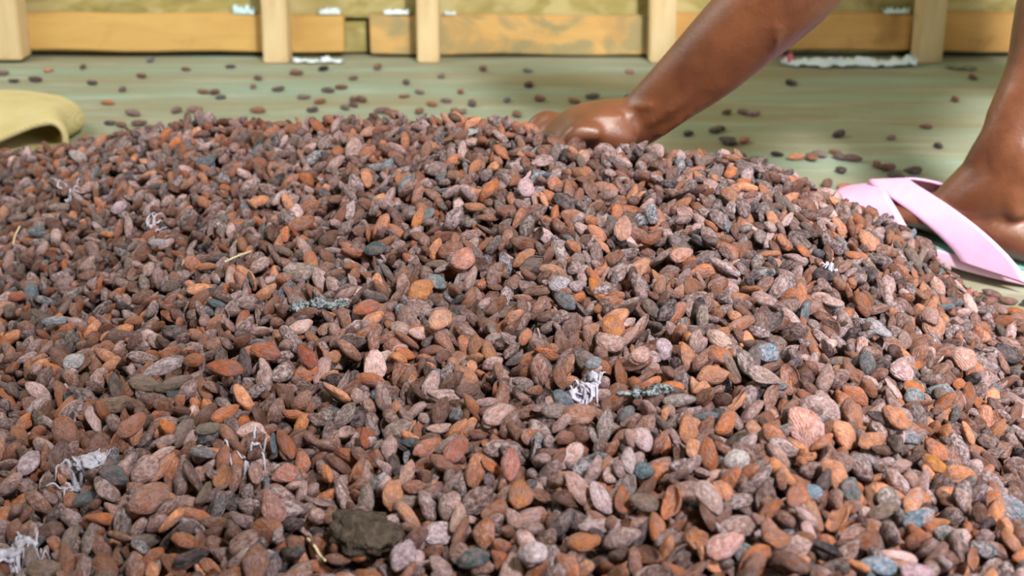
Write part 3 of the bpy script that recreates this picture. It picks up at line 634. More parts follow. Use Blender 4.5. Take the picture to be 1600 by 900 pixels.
HP = [  # px, py, length px, width px, screen angle, class, sRGB tint, dust, kind, label, short name used as landmark
 (232, 782, 64, 44, 40, 'brown', (152, 106, 90), .15, 'bean', 'large broad brown cocoa bean with smooth face on the shaded heap slope', 'large smooth brown bean'),
 (1256, 674, 62, 46, -68, 'pale', (206, 148, 136), .35, 'bean', 'big salmon-pink oval cocoa bean standing out in the sunny part of the heap', 'big salmon-pink bean'),
 (45, 728, 44, 26, 55, 'pale', (178, 158, 178), .8, 'bean', 'lavender-white cocoa bean near the white dried pulp', 'lavender-white bean'),
 (256, 578, 66, 24, 22, 'mauve', (150, 136, 148), .8, 'bean', 'long lavender-grey cocoa bean lying above a grey flat one', 'long lavender-grey bean'),
 (272, 596, 58, 22, 18, 'grey', (112, 102, 88), .1, 'bean', 'long flat grey-brown cocoa bean touching the lavender-grey one', 'long flat grey bean'),
 (228, 604, 50, 26, -8, 'grey', (124, 112, 96), .1, 'bean', 'matt clay-grey oval cocoa bean at the end of the long flat grey one', 'clay-grey bean'),
 (352, 577, 54, 26, -4, 'rust', (170, 98, 62), .0, 'bean', 'long rust-orange cocoa bean lying level beside the grey ones', 'level rust-orange bean'),
 (90, 504, 46, 16, 5, 'slate', (126, 150, 172), .7, 'bean', 'thin pale blue cocoa bean lying flat', 'thin pale blue bean'),
 (116, 568, 34, 24, 40, 'slate', (160, 178, 190), .9, 'bean', 'small mouldy blue-white cocoa bean with dark specks', 'mouldy blue-white bean'),
 (24, 466, 38, 16, 0, 'rust', (186, 106, 72), .1, 'bean', 'slim orange cocoa bean lying flat above the thin pale blue one', 'slim orange bean'),
 (418, 552, 46, 28, -10, 'rust', (172, 100, 62), .1, 'split', 'rust-orange cocoa bean with an open dent in its top', 'dented rust bean'),
 (480, 560, 42, 26, -62, 'rust', (160, 78, 48), .0, 'bean', 'deep red-orange cocoa bean standing steeply beside a pale one', 'deep red-orange bean'),
 (503, 582, 50, 22, 70, 'pale', (196, 160, 156), .4, 'bean', 'upright pale pink cocoa bean beside the deep red-orange one', 'upright pale pink bean'),
 (572, 482, 42, 22, 15, 'rust', (190, 112, 76), .1, 'bean', 'glossy orange cocoa bean with pointed ends behind the crusty grey clump', 'pointed orange bean'),
 (659, 459, 44, 32, 40, 'tan', (200, 134, 76), .0, 'split', 'double golden-tan cocoa bean facing upwards', 'golden-tan bean'),
 (687, 503, 40, 30, 50, 'tan', (208, 148, 112), .3, 'bean', 'broad pale tan cocoa bean in front of the golden-tan one', 'broad pale tan bean'),
 (585, 390, 34, 22, 10, 'slate', (56, 80, 88), .1, 'bean', 'dark blue-green cocoa bean on the upper heap', 'dark blue-green bean'),
 (682, 443, 30, 20, -25, 'slate', (86, 128, 142), .4, 'bean', 'teal-blue cocoa bean touching the golden-tan one', 'teal-blue bean'),
 (472, 430, 56, 32, 8, 'grey', (126, 112, 96), .5, 'bean', 'large wrinkled khaki-grey cocoa bean on the middle slope', 'large khaki-grey bean'),
 (722, 412, 42, 34, 40, 'rust', (186, 122, 102), .3, 'bean', 'broad brick-pink cocoa bean on the upper middle slope', 'broad brick-pink bean'),
 (822, 296, 30, 26, 90, 'pale', (204, 172, 188), .6, 'bean', 'round pink-lavender cocoa bean just below the buried fingers', 'round pink-lavender bean'),
 (1063, 403, 38, 26, 10, 'pale', (206, 150, 132), .3, 'bean', 'smooth pink cocoa bean in the brightest part of the upper slope', 'smooth pink bean'),
 (973, 362, 38, 24, 80, 'tan', (198, 142, 116), .3, 'bean', 'upright light tan cocoa bean below the wrist', 'upright light tan bean'),
 (935, 458, 46, 18, -60, 'tan', (206, 130, 76), .0, 'bean', 'narrow bright orange-tan cocoa bean standing on end', 'narrow orange-tan bean'),
 (875, 440, 30, 24, 20, 'slate', (178, 182, 200), .8, 'bean', 'small round blue-white cocoa bean in the middle of the heap', 'round blue-white bean'),
 (902, 446, 30, 20, 10, 'pale', (176, 158, 172), .7, 'bean', 'small mauve-white cocoa bean touching the round blue-white one', 'small mauve-white bean'),
 (958, 512, 36, 32, 85, 'tan', (196, 130, 78), .0, 'bean', 'squarish orange-tan cocoa bean with flat worn face', 'squarish orange-tan bean'),
 (953, 540, 48, 32, -12, 'mauve', (176, 136, 128), .6, 'bean', 'rounded cocoa bean with white net-like wrinkles', 'white-wrinkled bean'),
 (999, 556, 34, 28, 20, 'pale', (204, 164, 156), .4, 'bean', 'pale pink rounded cocoa bean beside the white-wrinkled one', 'rounded pale pink bean'),
 (1037, 546, 30, 26, 85, 'pale', (190, 168, 190), .8, 'bean', 'lavender square-ended cocoa bean beside the rounded pink one', 'square lavender bean'),
 (1198, 552, 36, 30, -30, 'slate', (96, 140, 172), .6, 'bean', 'bright blue mouldy cocoa bean on the right-hand slope', 'bright blue bean'),
 (1122, 534, 42, 28, -30, 'pale', (196, 166, 150), .5, 'bean', 'pale wrinkled cocoa bean uphill of the rust split one', 'pale wrinkled bean'),
 (1124, 560, 44, 30, -25, 'rust', (178, 112, 76), .1, 'split', 'rust-coloured cocoa bean split open along its side', 'rust split bean'),
 (1190, 586, 52, 24, -22, 'mauve', (172, 146, 140), .6, 'bean', 'long ridged grey-pink cocoa bean below the bright blue one', 'long ridged grey-pink bean'),
 (927, 565, 26, 18, 15, 'slate', (122, 146, 164), .5, 'bean', 'small steel-blue cocoa bean behind the stringy white pulp', 'small steel-blue bean'),
 (1372, 516, 46, 20, -35, 'slate', (152, 168, 186), .7, 'bean', 'long silvery blue cocoa bean on the slope towards the flip-flop', 'silvery blue bean'),
 (1355, 572, 36, 22, -75, 'slate', (74, 92, 98), .2, 'bean', 'dark green-grey cocoa bean standing steeply below the silvery one', 'dark green-grey bean'),
 (1455, 496, 30, 26, -50, 'mauve', (176, 134, 124), .3, 'bean', 'egg-shaped dusty pink cocoa bean near the edge of the heap', 'egg-shaped dusty pink bean'),
 (1502, 566, 44, 36, -40, 'pale', (206, 158, 140), .4, 'bean', 'wide peach-pink cocoa bean on the outer slope', 'wide peach-pink bean'),
 (1408, 586, 40, 30, -30, 'pale', (198, 160, 168), .7, 'bean', 'wide pinkish cocoa bean with a white streak', 'white-streaked pink bean'),
 (1463, 700, 46, 28, -45, 'tan', (204, 132, 92), .0, 'split', 'orange-pink cocoa bean with a dark crack through it', 'cracked orange-pink bean'),
 (1460, 728, 42, 24, -40, 'tan', (206, 138, 64), .0, 'split', 'golden-orange cocoa bean with a dark slit, touching the cracked one', 'golden-orange slit bean'),
 (1362, 692, 44, 26, 10, 'tan', (216, 150, 108), .1, 'bean', 'bright peach-orange cocoa bean on top of a pinkish one', 'bright peach-orange bean'),
 (1400, 657, 50, 28, -40, 'tan', (208, 142, 104), .1, 'bean', 'long peach-orange cocoa bean running down the slope', 'long peach-orange bean'),
 (1418, 684, 36, 22, -25, 'slate', (110, 130, 152), .5, 'bean', 'blue-grey wrinkled cocoa bean under the long peach-orange one', 'blue-grey wrinkled bean'),
 (1272, 768, 26, 22, -60, 'slate', (112, 164, 200), .5, 'bean', 'small sky-blue cocoa bean low on the heap', 'small sky-blue bean'),
 (1330, 768, 40, 28, -70, 'slate', (82, 100, 104), .2, 'bean', 'dark slate cocoa bean beside a curved pinkish one', 'dark slate bean'),
 (1436, 812, 52, 26, 20, 'slate', (84, 130, 160), .5, 'bean', 'long dark-and-light blue mouldy cocoa bean', 'long blue mouldy bean'),
 (1375, 888, 58, 28, -8, 'slate', (98, 150, 186), .6, 'bean', 'vivid blue cocoa bean at the very front of the heap', 'vivid blue bean'),
 (1430, 888, 52, 32, 0, 'pale', (200, 160, 186), .8, 'bean', 'plump lilac-white cocoa bean touching the vivid blue one', 'plump lilac-white bean'),
 (1580, 800, 52, 34, -35, 'slate', (96, 122, 144), .5, 'bean', 'large blue-grey cocoa bean at the outer front corner of the heap', 'large blue-grey bean'),
 (1132, 858, 62, 38, 30, 'pale', (208, 150, 144), .5, 'bean', 'large rose-pink cocoa bean lying at the front', 'large rose-pink bean'),
 (1108, 776, 58, 30, -50, 'pale', (186, 156, 152), .6, 'bean', 'long grey-pink cocoa bean sloping down beside a peach one', 'long grey-pink sloping bean'),
 (1128, 764, 44, 24, -45, 'tan', (214, 146, 112), .1, 'bean', 'peach-orange cocoa bean lying along the grey-pink one', 'peach-orange bean'),
 (1150, 720, 44, 34, 10, 'grey', (176, 176, 180), .9, 'bean', 'knobbly whitish grey cocoa bean in the right front part of the heap', 'knobbly whitish bean'),
 (1006, 740, 34, 28, -10, 'slate', (58, 110, 124), .2, 'bean', 'deep teal cocoa bean half under pale ones', 'deep teal bean'),
 (938, 772, 52, 26, -65, 'pale', (204, 176, 190), .8, 'split', 'pinkish-white crumpled cocoa bean with red cracks', 'pinkish-white crumpled bean'),
 (906, 770, 58, 26, -55, 'pale', (198, 156, 152), .5, 'bean', 'salmon-grey long cocoa bean uphill of the crumpled white one', 'salmon-grey long bean'),
 (972, 778, 44, 24, -88, 'rust', (178, 110, 72), .0, 'bean', 'smooth rust-tan cocoa bean standing upright beside the crumpled white one', 'upright rust-tan bean'),
 (942, 824, 66, 22, 4, 'pale', (208, 180, 190), .8, 'bean', 'very long pinkish-white cocoa bean lying level near the front', 'very long pinkish-white bean'),
 (910, 852, 52, 32, 12, 'tan', (186, 120, 70), .0, 'split', 'orange-tan cocoa bean with a hollow top near the front', 'hollow orange-tan bean'),
 (832, 868, 46, 38, 0, 'pale', (188, 178, 190), .9, 'bean', 'round white-dusted cocoa bean at the front edge', 'round white-dusted bean'),
 (738, 876, 50, 32, 10, 'slate', (56, 82, 86), .1, 'bean', 'blackish teal cocoa bean at the front edge', 'blackish teal bean'),
 (684, 842, 62, 38, 12, 'pale', (178, 158, 176), .9, 'bean', 'large lavender-dusted cocoa bean beside the earth clod', 'large lavender-dusted bean'),
 (716, 806, 46, 20, 75, 'pale', (206, 170, 158), .4, 'bean', 'slender pale pink upright cocoa bean behind the lavender-dusted one', 'slender pale pink bean'),
 (630, 872, 48, 34, 60, 'mauve', (160, 138, 158), .6, 'bean', 'purple-grey cocoa bean in front of the earth clod', 'purple-grey bean'),
 (812, 780, 46, 34, 85, 'tan', (180, 120, 76), .0, 'bean', 'plump caramel-brown cocoa bean uphill of the round dusted one', 'plump caramel bean'),
 (798, 726, 48, 26, 88, 'rust', (184, 116, 104), .2, 'bean', 'upright brick-red cocoa bean in the middle front part', 'upright brick-red bean'),
 (712, 710, 48, 30, 65, 'rust', (166, 96, 78), .1, 'bean', 'upright red-brown cocoa bean beside slanting orange ones', 'upright red-brown bean'),
 (668, 703, 48, 24, 30, 'rust', (196, 120, 88), .3, 'bean', 'orange cocoa bean slanting uphill next to the red-brown one', 'slanting orange bean'),
 (636, 738, 46, 18, 68, 'pale', (202, 152, 136), .5, 'bean', 'narrow pale salmon cocoa bean below the slanting orange one', 'narrow pale salmon bean'),
 (451, 746, 50, 26, 5, 'rust', (190, 120, 96), .4, 'bean', 'salmon-orange cocoa bean lying level on the shaded slope', 'level salmon-orange bean'),
 (447, 694, 48, 24, -68, 'brown', (158, 96, 70), .0, 'bean', 'steep chestnut cocoa bean beside a blue sliver', 'steep chestnut bean'),
 (428, 690, 34, 13, -88, 'slate', (74, 112, 138), .3, 'bean', 'thin blue sliver-like cocoa bean beside the chestnut one', 'thin blue sliver'),
 (570, 688, 34, 16, -80, 'rust', (178, 100, 66), .0, 'bean', 'thin orange cocoa bean standing on end', 'thin orange upright bean'),
 (640, 692, 30, 16, 0, 'slate', (28, 78, 92), .1, 'bean', 'inky teal cocoa bean tucked between brown ones', 'inky teal bean'),
 (426, 796, 52, 32, -75, 'brown', (158, 106, 94), .3, 'bean', 'steep dusty brown cocoa bean uphill of the earth clod', 'steep dusty brown bean'),
 (208, 662, 54, 28, 40, 'brown', (164, 106, 78), .1, 'bean', 'large toffee-brown cocoa bean leaning on the slope above the pulp', 'large toffee-brown bean'),
 (104, 680, 48, 38, -50, 'brown', (154, 98, 68), .1, 'bean', 'wide chestnut-orange cocoa bean uphill of the lavender-white one', 'wide chestnut-orange bean'),
 (325, 670, 40, 20, 8, 'grey', (128, 126, 112), .1, 'bean', 'smooth olive-grey cocoa bean among brown ones', 'smooth olive-grey bean'),
 (316, 702, 42, 18, -10, 'slate', (112, 130, 140), .4, 'bean', 'blue-grey rounded cocoa bean below the olive-grey one', 'blue-grey rounded bean'),
 (178, 744, 48, 30, -15, 'slate', (78, 88, 98), .1, 'bean', 'dark slate cocoa bean lying against the white dried pulp', 'slate bean by the pulp'),
 (903, 655, 54, 38, 0, 'brown', (152, 104, 76), .2, 'bean', 'large crumpled brown cocoa bean in front of the stringy pulp', 'large crumpled brown bean'),
 (778, 655, 56, 34, 30, 'mauve', (178, 140, 132), .5, 'bean', 'large pink-grey cocoa bean with flaking skin', 'large flaking pink-grey bean'),
 (1003, 690, 40, 30, -60, 'pale', (206, 176, 186), .7, 'bean', 'white-pink cocoa bean with folded skin in the front middle', 'folded white-pink bean'),
 (982, 720, 40, 22, -80, 'pale', (192, 172, 180), .8, 'bean', 'upright lilac-grey cocoa bean beside the deep teal one', 'upright lilac-grey bean'),
 (1065, 628, 50, 20, 0, 'grey', (140, 132, 128), .6, 'bean', 'long dull grey cocoa bean beside the stringy white pulp', 'long dull grey bean'),
 (1160, 870, 40, 30, -40, 'slate', (82, 104, 112), .4, 'bean', 'speckled dark cocoa bean in front of the rose-pink one', 'speckled dark bean'),
 (1215, 846, 42, 30, 0, 'tan', (184, 124, 86), .1, 'split', 'round copper-brown cocoa bean with wrinkled centre', 'copper-brown bean'),
 (1246, 774, 40, 28, 70, 'rust', (186, 120, 90), .1, 'split', 'rusty cocoa bean with pressed-in middle beside the sky-blue one', 'pressed-in rusty bean'),
 (1306, 752, 58, 34, -65, 'tan', (222, 152, 114), .1, 'bean', 'big peach cocoa bean standing beside the sky-blue one', 'big peach bean'),
 (122, 248, 30, 18, -30, 'grey', (178, 172, 176), .6, 'bean', 'pale grey cocoa bean at the top of the heap near the sack', 'pale grey bean near the sack'),
 (58, 365, 26, 20, 20, 'slate', (72, 104, 116), .3, 'bean', 'dark blue cocoa bean beside the standing straw', 'dark blue bean near the straw'),
 (186, 328, 26, 18, 40, 'pale', (192, 168, 188), .6, 'bean', 'lilac cocoa bean on the upper slope between sack and hand', 'lilac bean of the upper slope'),
 (248, 381, 28, 14, 0, 'pale', (186, 184, 206), .8, 'bean', 'small blue-white cocoa bean on the upper slope near the sack', 'blue-white bean of the upper slope'),
 (735, 208, 34, 10, 12, 'slate', (206, 226, 228), .6, 'husk', None, 'pale blue chip'),
]
placed = []
def clear_round(p, rad):
    for b in beans:
        if abs(b['c'][0]-p[0]) < rad and abs(b['c'][1]-p[1]) < rad and np.hypot(*(b['c'][:2]-p[:2])) < rad and b['c'][2] > p[2]-0.002: b['gone'] = True
for (px, py, ln, wd, ang, cls, tint, dust, kind, label, short) in HP:
    p = hit(px, py); w = project(p)[2]
    R, k = frame_for(px, py, ang)
    a = min(ln*w/FPX/2*min(k, 1.35), 0.020); b = min(wd*w/FPX/2*1.05, a*0.9); c = max(min(b*0.62, 0.0062), 0.0028)
    ax = np.array([a, b, c])
    z = drop(p[0], p[1], R, ax, pen=0.002, update=False)
    if z is None: continue
    z = min(z, p[2]+c*0.55)
    r_ = new_rec(p[0], p[1], z, R, ax, cls, kind, tint, dust); r_['label'] = label; r_['short'] = short; r_['px'] = (px, py)
    r_['bright'] = True
    placed.append(r_)

# heap beans that would stand in the arm, foot, flip-flop, sack or in front of a placed piece are taken away
dgm = bpy.context.evaluated_depsgraph_get()
bvh = BVHTree.FromObject(body, dgm)
boff = Vector(body.matrix_world.translation)
bpy.context.view_layer.update(); boff = Vector(body.matrix_world.translation)
def in_body(p, marg):
    q = Vector(p)-boff; loc, nr, _, dist = bvh.find_nearest(q)
    if loc is None: return False
    return (q-loc).dot(nr) < 0 or dist < marg
for b in beans:
    c = b['c']
    if 0.0 < c[0] < 0.3 and 1.38 < c[1] < 1.64 and in_body(c, 0.0035): b['gone'] = True
    if 0.38 < c[0] and 1.4 < c[1] < 1.75 and in_body(c, 0.010): b['gone'] = True
PC = np.array([q['c'] for q in placed]); PA = np.array([q['ax'] for q in placed])
camp = np.array([0, 0, H])
for b in beans:
    d = b['c']-PC; r2 = (d**2).sum(1)
    for i in np.where(r2 < 0.0011)[0]:
        q = placed[i]; l = q['R'].T@(b['c']-q['c'])
        e = (l[0]/(q['ax'][0]*0.98))**2+(l[1]/(q['ax'][1]*1.02))**2
        if e < 1.0 and l[2] > -0.0015: b['gone'] = True; break
        # between the lens and the piece
        vq = camp-q['c']; vq /= np.linalg.norm(vq); dd = b['c']-q['c']; al = dd@vq
        if al > 0.002 and np.linalg.norm(dd-vq*al) < 0.55*q['ax'][1]+0.004: b['gone'] = True; break
pc_ = hit(563, 842)
for b in beans:
    if ((b['c'][0]-pc_[0])/0.021)**2+((b['c'][1]-pc_[1])/0.022)**2 < 1 and b['c'][2] > pc_[2]-0.004: b['gone'] = True
    if ((b['c'][0]-pc_[0])/0.018)**2+((b['c'][1]-pc_[1]+0.02)/0.022)**2 < 1 and b['c'][2] > pc_[2]+0.000: b['gone'] = True
beans = [b for b in beans if not b.get('gone')]

# ------------------------------------------------------------------ loose beans on the floor (pixel places from the photograph)
FB = [(3, 114), (22, 126), (56, 124), (144, 129), (168, 160), (191, 139), (208, 176), (221, 118), (290, 108), (317, 143), (345, 152), (276, 172), (304, 171), (172, 192), (190, 195), (201, 194),
      (235, 93), (320, 145), (396, 135), (403, 121), (435, 139), (463, 113), (474, 151), (489, 171), (500, 158), (403, 172), (534, 136), (552, 122), (513, 141), (552, 164), (539, 168), (565, 155),
      (551, 155), (635, 128), (632, 150), (655, 143), (675, 162), (697, 157), (720, 143), (655, 173), (712, 173), (738, 161), (755, 107), (792, 156), (826, 131), (825, 110), (843, 153), (896, 157), (925, 150),
      (984, 111), (984, 150), (808, 178), (708, 175), (612, 176), (597, 172), (1136, 175), (1150, 176), (1163, 178), (1126, 200), (1140, 222), (1135, 218), (1163, 219), (1075, 208), (1118, 203),
      (1236, 129), (1311, 209), (1393, 214), (1447, 198), (1467, 227), (1214, 241), (1244, 245), (1252, 247), (1280, 241), (1306, 238), (1314, 245), (1333, 247), (1370, 256), (1388, 261), (1293, 286), (1320, 291),
      (1314, 265), (1400, 275), (1428, 266), (1493, 155), (1160, 246), (1185, 250), (1340, 292), (505, 107), (590, 104), (690, 118), (360, 104), (130, 104), (75, 110), (1520, 120), (1110, 148), (1190, 262),
      (1575, 470), (1560, 482), (1588, 488), (1545, 470), (1592, 505), (1570, 500), (1530, 462), (1596, 474)]
loose = []
for i, (px, py) in enumerate(FB):
    a = 0.0112*rng.uniform(0.85, 1.3); ax = np.array([a, a*rng.uniform(0.5, 0.62), a*rng.uniform(0.34, 0.42)])
    p = at_z(px, py, ax[2])
    if surf(p[0], p[1]) > 0.004 and py < 460: 
        continue
    if any(np.hypot(*(q['c'][:2]-p[:2])) < 0.017 for q in loose): p[0] += 0.016; p[1] += 0.006
    cls = CN[rng.choice(len(CN), p=[.10, .03, .30, .12, .0, .22, .08, .15])]
    R = rotm(rng.uniform(0, 6.28), 0, rng.normal()*0.05)
    zz = ax[2]+0.0003
    if surf(p[0], p[1]) > 0.002:
        zz = drop(p[0], p[1], R, ax) or zz
    q = new_rec(p[0], p[1], zz, R, ax, cls, 'bean')
    q['loose'] = True; q['px'] = (px, py); q['dust'] *= 0.4
    loose.append(q)

# ------------------------------------------------------------------ bean geometry
def ico(level):
    bm = bmesh.new(); bmesh.ops.create_icosphere(bm, subdivisions=level, radius=1)
    v = np.array([x.co[:] for x in bm.verts]); f = np.array([[x.index for x in g.verts] for g in bm.faces]); bm.free(); return v, f
def uvball(seg, rings):                      # long axis along x
    V = [(1, 0, 0)]
    for i in range(1, rings):
        a = math.pi*i/rings
        for k in range(seg):
            t = 2*math.pi*(k+0.5*(i % 2))/seg; V.append((math.cos(a), math.sin(a)*math.cos(t), math.sin(a)*math.sin(t)))
    V.append((-1, 0, 0)); Fq = []
    for k in range(seg): Fq.append((0, 1+k, 1+(k+1) % seg))
    for i in range(rings-2):
        for k in range(seg):
            a, b = 1+i*seg+k, 1+i*seg+(k+1) % seg; Fq.append((a, a+seg, b)); Fq.append((b, a+seg, b+seg))
    l = len(V)-1
    for k in range(seg): Fq.append((1+(rings-2)*seg+k, l, 1+(rings-2)*seg+(k+1) % seg))
    return np.array(V, float), np.array(Fq)
LOD = {0: ico(4), 1: ico(3), 2: uvball(10, 8), 3: uvball(6, 4), 4: uvball(8, 6)}
def shape_beans(recs, lod):
    """vertices (n, k, 3) in world space, local coordinates for the skin pattern, faces"""
    V0, F0 = LOD[lod]; n = len(recs); k = len(V0)
    P = np.repeat(V0[None], n, 0); rs = rng.uniform(-1, 1, size=(n, 14))
    x, y, z = P[..., 0], P[..., 1], P[..., 2]
    lump = np.zeros((n, k))
    for q, (f, am) in enumerate(((2.1, 0.085), (3.3, 0.06), (5.7, 0.035))):
        ph = rs[:, 3*q:3*q+3]*6
        lump += am*np.sin(f*x+ph[:, 0:1])*np.sin(f*1.1*y+ph[:, 1:2])+am*0.8*np.sin(f*1.3*z+ph[:, 2:3]+f*0.7*x)
    if lod <= 1:                               # wrinkles along the skin
        th = np.arctan2(z, y)
        lump += 0.018*np.sin(9*th+3*np.sin(2.2*x+rs[:, 9:10]*5)+rs[:, 10:11]*6)*(1-x*x)*(1+rs[:, 11:12])
        lump += 0.014*np.sin(17*th+5*np.sin(3.1*x+rs[:, 12:13]*5))*(1-x*x)*(1+rs[:, 13:14])
    sc = 1+lump
    taper = 1-0.16*rs[:, 10:11]*x
    pin = 1-0.10*np.abs(x)**3
    X = x*sc*(1+0.05*np.abs(x)); Y = y*sc*taper*pin; Z = z*sc*taper
    Y = Y+0.10*rs[:, 11:12]*(x*x-0.4)*2; Z = Z+0.16*rs[:, 12:13]*(x*x-0.4)
    kinds = np.array([r['kind'] for r in recs])
    hk = (kinds == 'husk')[:, None]; sp = (kinds == 'split')[:, None]
    cup = np.where(z > 0, -0.35*Z+0.0, Z)
    Z = np.where(hk, np.where(z > 0, cup, Z)+0.35*(x*x+y*y)-0.1, Z)
    gv = np.exp(-(y/0.20)**2)*np.clip(1-(x/0.85)**2, 0, 1)*(z > 0)
    Z = np.where(sp, Z-0.42*gv, Z)
    ax = np.array([r['ax'] for r in recs]); Q = np.stack([X, Y, Z], -1)*ax[:, None, :]
    Rm = np.array([r['R'] for r in recs]); W = np.einsum('nij,nkj->nki', Rm, Q)+np.array([r['c'] for r in recs])[:, None, :]
    lc = V0[None]*np.array([1.5, 1.0, 0.8])+rng.uniform(-40, 40, size=(n, 1, 3))
    return W, lc, F0
def build_mesh(name, W, lc, F0, recs):
    n, k = W.shape[:2]; m = len(F0)
    me = bpy.data.meshes.new(name); me.vertices.add(n*k); me.vertices.foreach_set('co', W.reshape(-1).astype(np.float32))
    fc = (F0[None]+np.arange(n)[:, None, None]*k).reshape(-1)
    me.loops.add(n*m*3); me.loops.foreach_set('vertex_index', fc.astype(np.int32))
    me.polygons.add(n*m); me.polygons.foreach_set('loop_start', np.arange(0, n*m*3, 3, dtype=np.int32))
    me.update(calc_edges=True)
    t = np.ones((n, k, 4), np.float32); t[..., :3] = np.array([r['tint'] for r in recs])[:, None, :]; t[..., 3] = np.array([r['dust'] for r in recs])[:, None]
    a = me.attributes.new('tint', 'FLOAT_COLOR', 'POINT'); a.data.foreach_set('color', t.reshape(-1))
    a = me.attributes.new('lc', 'FLOAT_VECTOR', 'POINT'); a.data.foreach_set('vector', lc.reshape(-1).astype(np.float32))
    me.polygons.foreach_set('use_smooth', np.ones(n*m, bool))
    return me

# which heap beans show, and how large: a coarse z-buffer over surface points
allb = beans+placed+loose
cell = 3
pts0 = uvball(12, 9)[0]
CTR = np.array([b['c'] for b in allb]); AX = np.array([b['ax'] for b in allb]); RM = np.array([b['R'] for b in allb])
W = np.einsum('nij,nkj->nki', RM, pts0[None]*AX[:, None, :])+CTR[:, None, :]
u_, v_, w_ = project(W.reshape(-1, 3)); ids = np.repeat(np.arange(len(allb)), len(pts0))
iu, iv = (u_/cell).astype(int), (v_/cell).astype(int); gw, gh = 1600//cell+1, 900//cell
ok = (u_ >= 0) & (v_ >= 0) & (iu < gw) & (iv < gh) & (w_ > 0)
iu, iv, w_, ids = iu[ok], iv[ok], w_[ok], ids[ok]
order = np.argsort(-w_); zb = np.full(gw*gh, -1, int); zb[(iv*gw+iu)[order]] = ids[order]
vis = np.bincount(zb[zb >= 0], minlength=len(allb))*cell*cell
for b, s_ in zip(allb, vis): b['vis'] = int(s_)
upx, vpx, wpx = project(CTR)
for b, a_, c_, w in zip(allb, upx, vpx, wpx): b['scr'] = (a_, c_, w)

N_IND = 300
need = N_IND-len(placed)-len(loose)
pool = sorted([b for b in beans if b['vis'] > 0], key=lambda b: -b['vis'])
inside = [b for b in pool if 15 < b['scr'][0] < 1585 and 230 < b['scr'][1] < 885]
chosen = inside[:max(0, need)]
for b in chosen: b['ind'] = True
rest = [b for b in beans if not b.get('ind')]
near_v = [b for b in rest if b['vis'] > 60 and b['scr'][2] < 1.30]
mid_v = [b for b in rest if b['vis'] > 9 and not (b['vis'] > 60 and b['scr'][2] < 1.30)]
hid = [b for b in rest if b['vis'] <= 9]
print('vis', len(near_v), len(mid_v), len(hid), 'chosen', len(chosen), 'placed', len(placed), 'loose', len(loose))
def top_of(b):
    i, j = int((b['c'][0]-X0)/CS), int((b['c'][1]-Y0)/CS); return b['c'][2] > Tz[i, j]-0.004
hid_top = [b for b in hid if top_of(b)]; hid = [b for b in hid if not top_of(b)]
print('hidden top', len(hid_top))
near_v.sort(key=lambda b: -b['vis'])
extra = near_v[2200:]; near_v = near_v[:2200]; mid_v += extra
parts = []
for recs, lod in ((near_v, 1), (mid_v, 2), (hid_top, 4), (hid, 3)):
    if recs:
        Wb, lc, F0 = shape_beans(recs, lod); parts.append((Wb, lc, F0, recs))
# one stuff object for all the rest
vs, lcs, fcs, tnt, off = [], [], [], [], 0
for Wb, lc, F0, recs in parts:
    n, k = Wb.shape[:2]
    vs.append(Wb.reshape(-1, 3)); lcs.append(lc.reshape(-1, 3)); fcs.append((F0[None]+np.arange(n)[:, None, None]*k).reshape(-1, 3)+off); off += n*k
    t = np.ones((n, k, 4), np.float32); t[..., :3] = np.array([r['tint'] for r in recs])[:, None, :]; t[..., 3] = np.array([r['dust'] for r in recs])[:, None]; tnt.append(t.reshape(-1, 4))
vs, lcs, fcs, tnt = map(np.concatenate, (vs, lcs, fcs, tnt))
me = bpy.data.meshes.new('cocoa_beans'); me.vertices.add(len(vs)); me.vertices.foreach_set('co', vs.reshape(-1).astype(np.float32))
me.loops.add(len(fcs)*3); me.loops.foreach_set('vertex_index', fcs.reshape(-1).astype(np.int32)); me.polygons.add(len(fcs)); me.polygons.foreach_set('loop_start', np.arange(0, len(fcs)*3, 3, dtype=np.int32))
me.update(calc_edges=True)
a = me.attributes.new('tint', 'FLOAT_COLOR', 'POINT'); a.data.foreach_set('color', tnt.reshape(-1))
a = me.attributes.new('lc', 'FLOAT_VECTOR', 'POINT'); a.data.foreach_set('vector', lcs.reshape(-1).astype(np.float32))
me.polygons.foreach_set('use_smooth', np.ones(len(fcs), bool))
props(link_mesh('cocoa_beans', me, M_BEAN, smooth=False), 'wide heap of drying cocoa beans in rust, brown, mauve and grey', 'bean heap', kind='stuff')
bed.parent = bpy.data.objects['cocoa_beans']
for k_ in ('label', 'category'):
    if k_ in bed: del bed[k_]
print('heap tris', len(fcs))

# single beans: labels built from colour, shape and the nearest landmark
LMH = [(q['px'][0], q['px'][1], q['short']) for q in placed]+[(565, 842, 'earth clod'), (130, 732, 'white dried pulp'), (920, 606, 'stringy white pulp')]
LMF = [(430, 95, 'thick pale stud'), (668, 95, 'narrow pale stud'), (1035, 90, 'stud beside the forearm'), (1455, 85, 'stud by the leg'), (95, 190, 'burlap sack'), (557, 90, 'rail gap'),
       (1330, 95, 'crumpled plastic'), (1410, 300, 'flip-flop strap'), (900, 165, 'hand'), (1075, 180, 'wrist'), (20, 92, 'wide corner stud'), (230, 90, 'yellow rail'), (850, 95, 'stained rail'), (1200, 290, 'heap shoulder'), (1590, 445, 'flip-flop heel'), (300, 190, 'heap corner')]
taken = set()
def side(dx, dy):
    if abs(dx) > 1.3*abs(dy): return 'on the sack side of' if dx < 0 else 'on the foot side of'
    return 'behind' if dy < 0 else 'in front of'
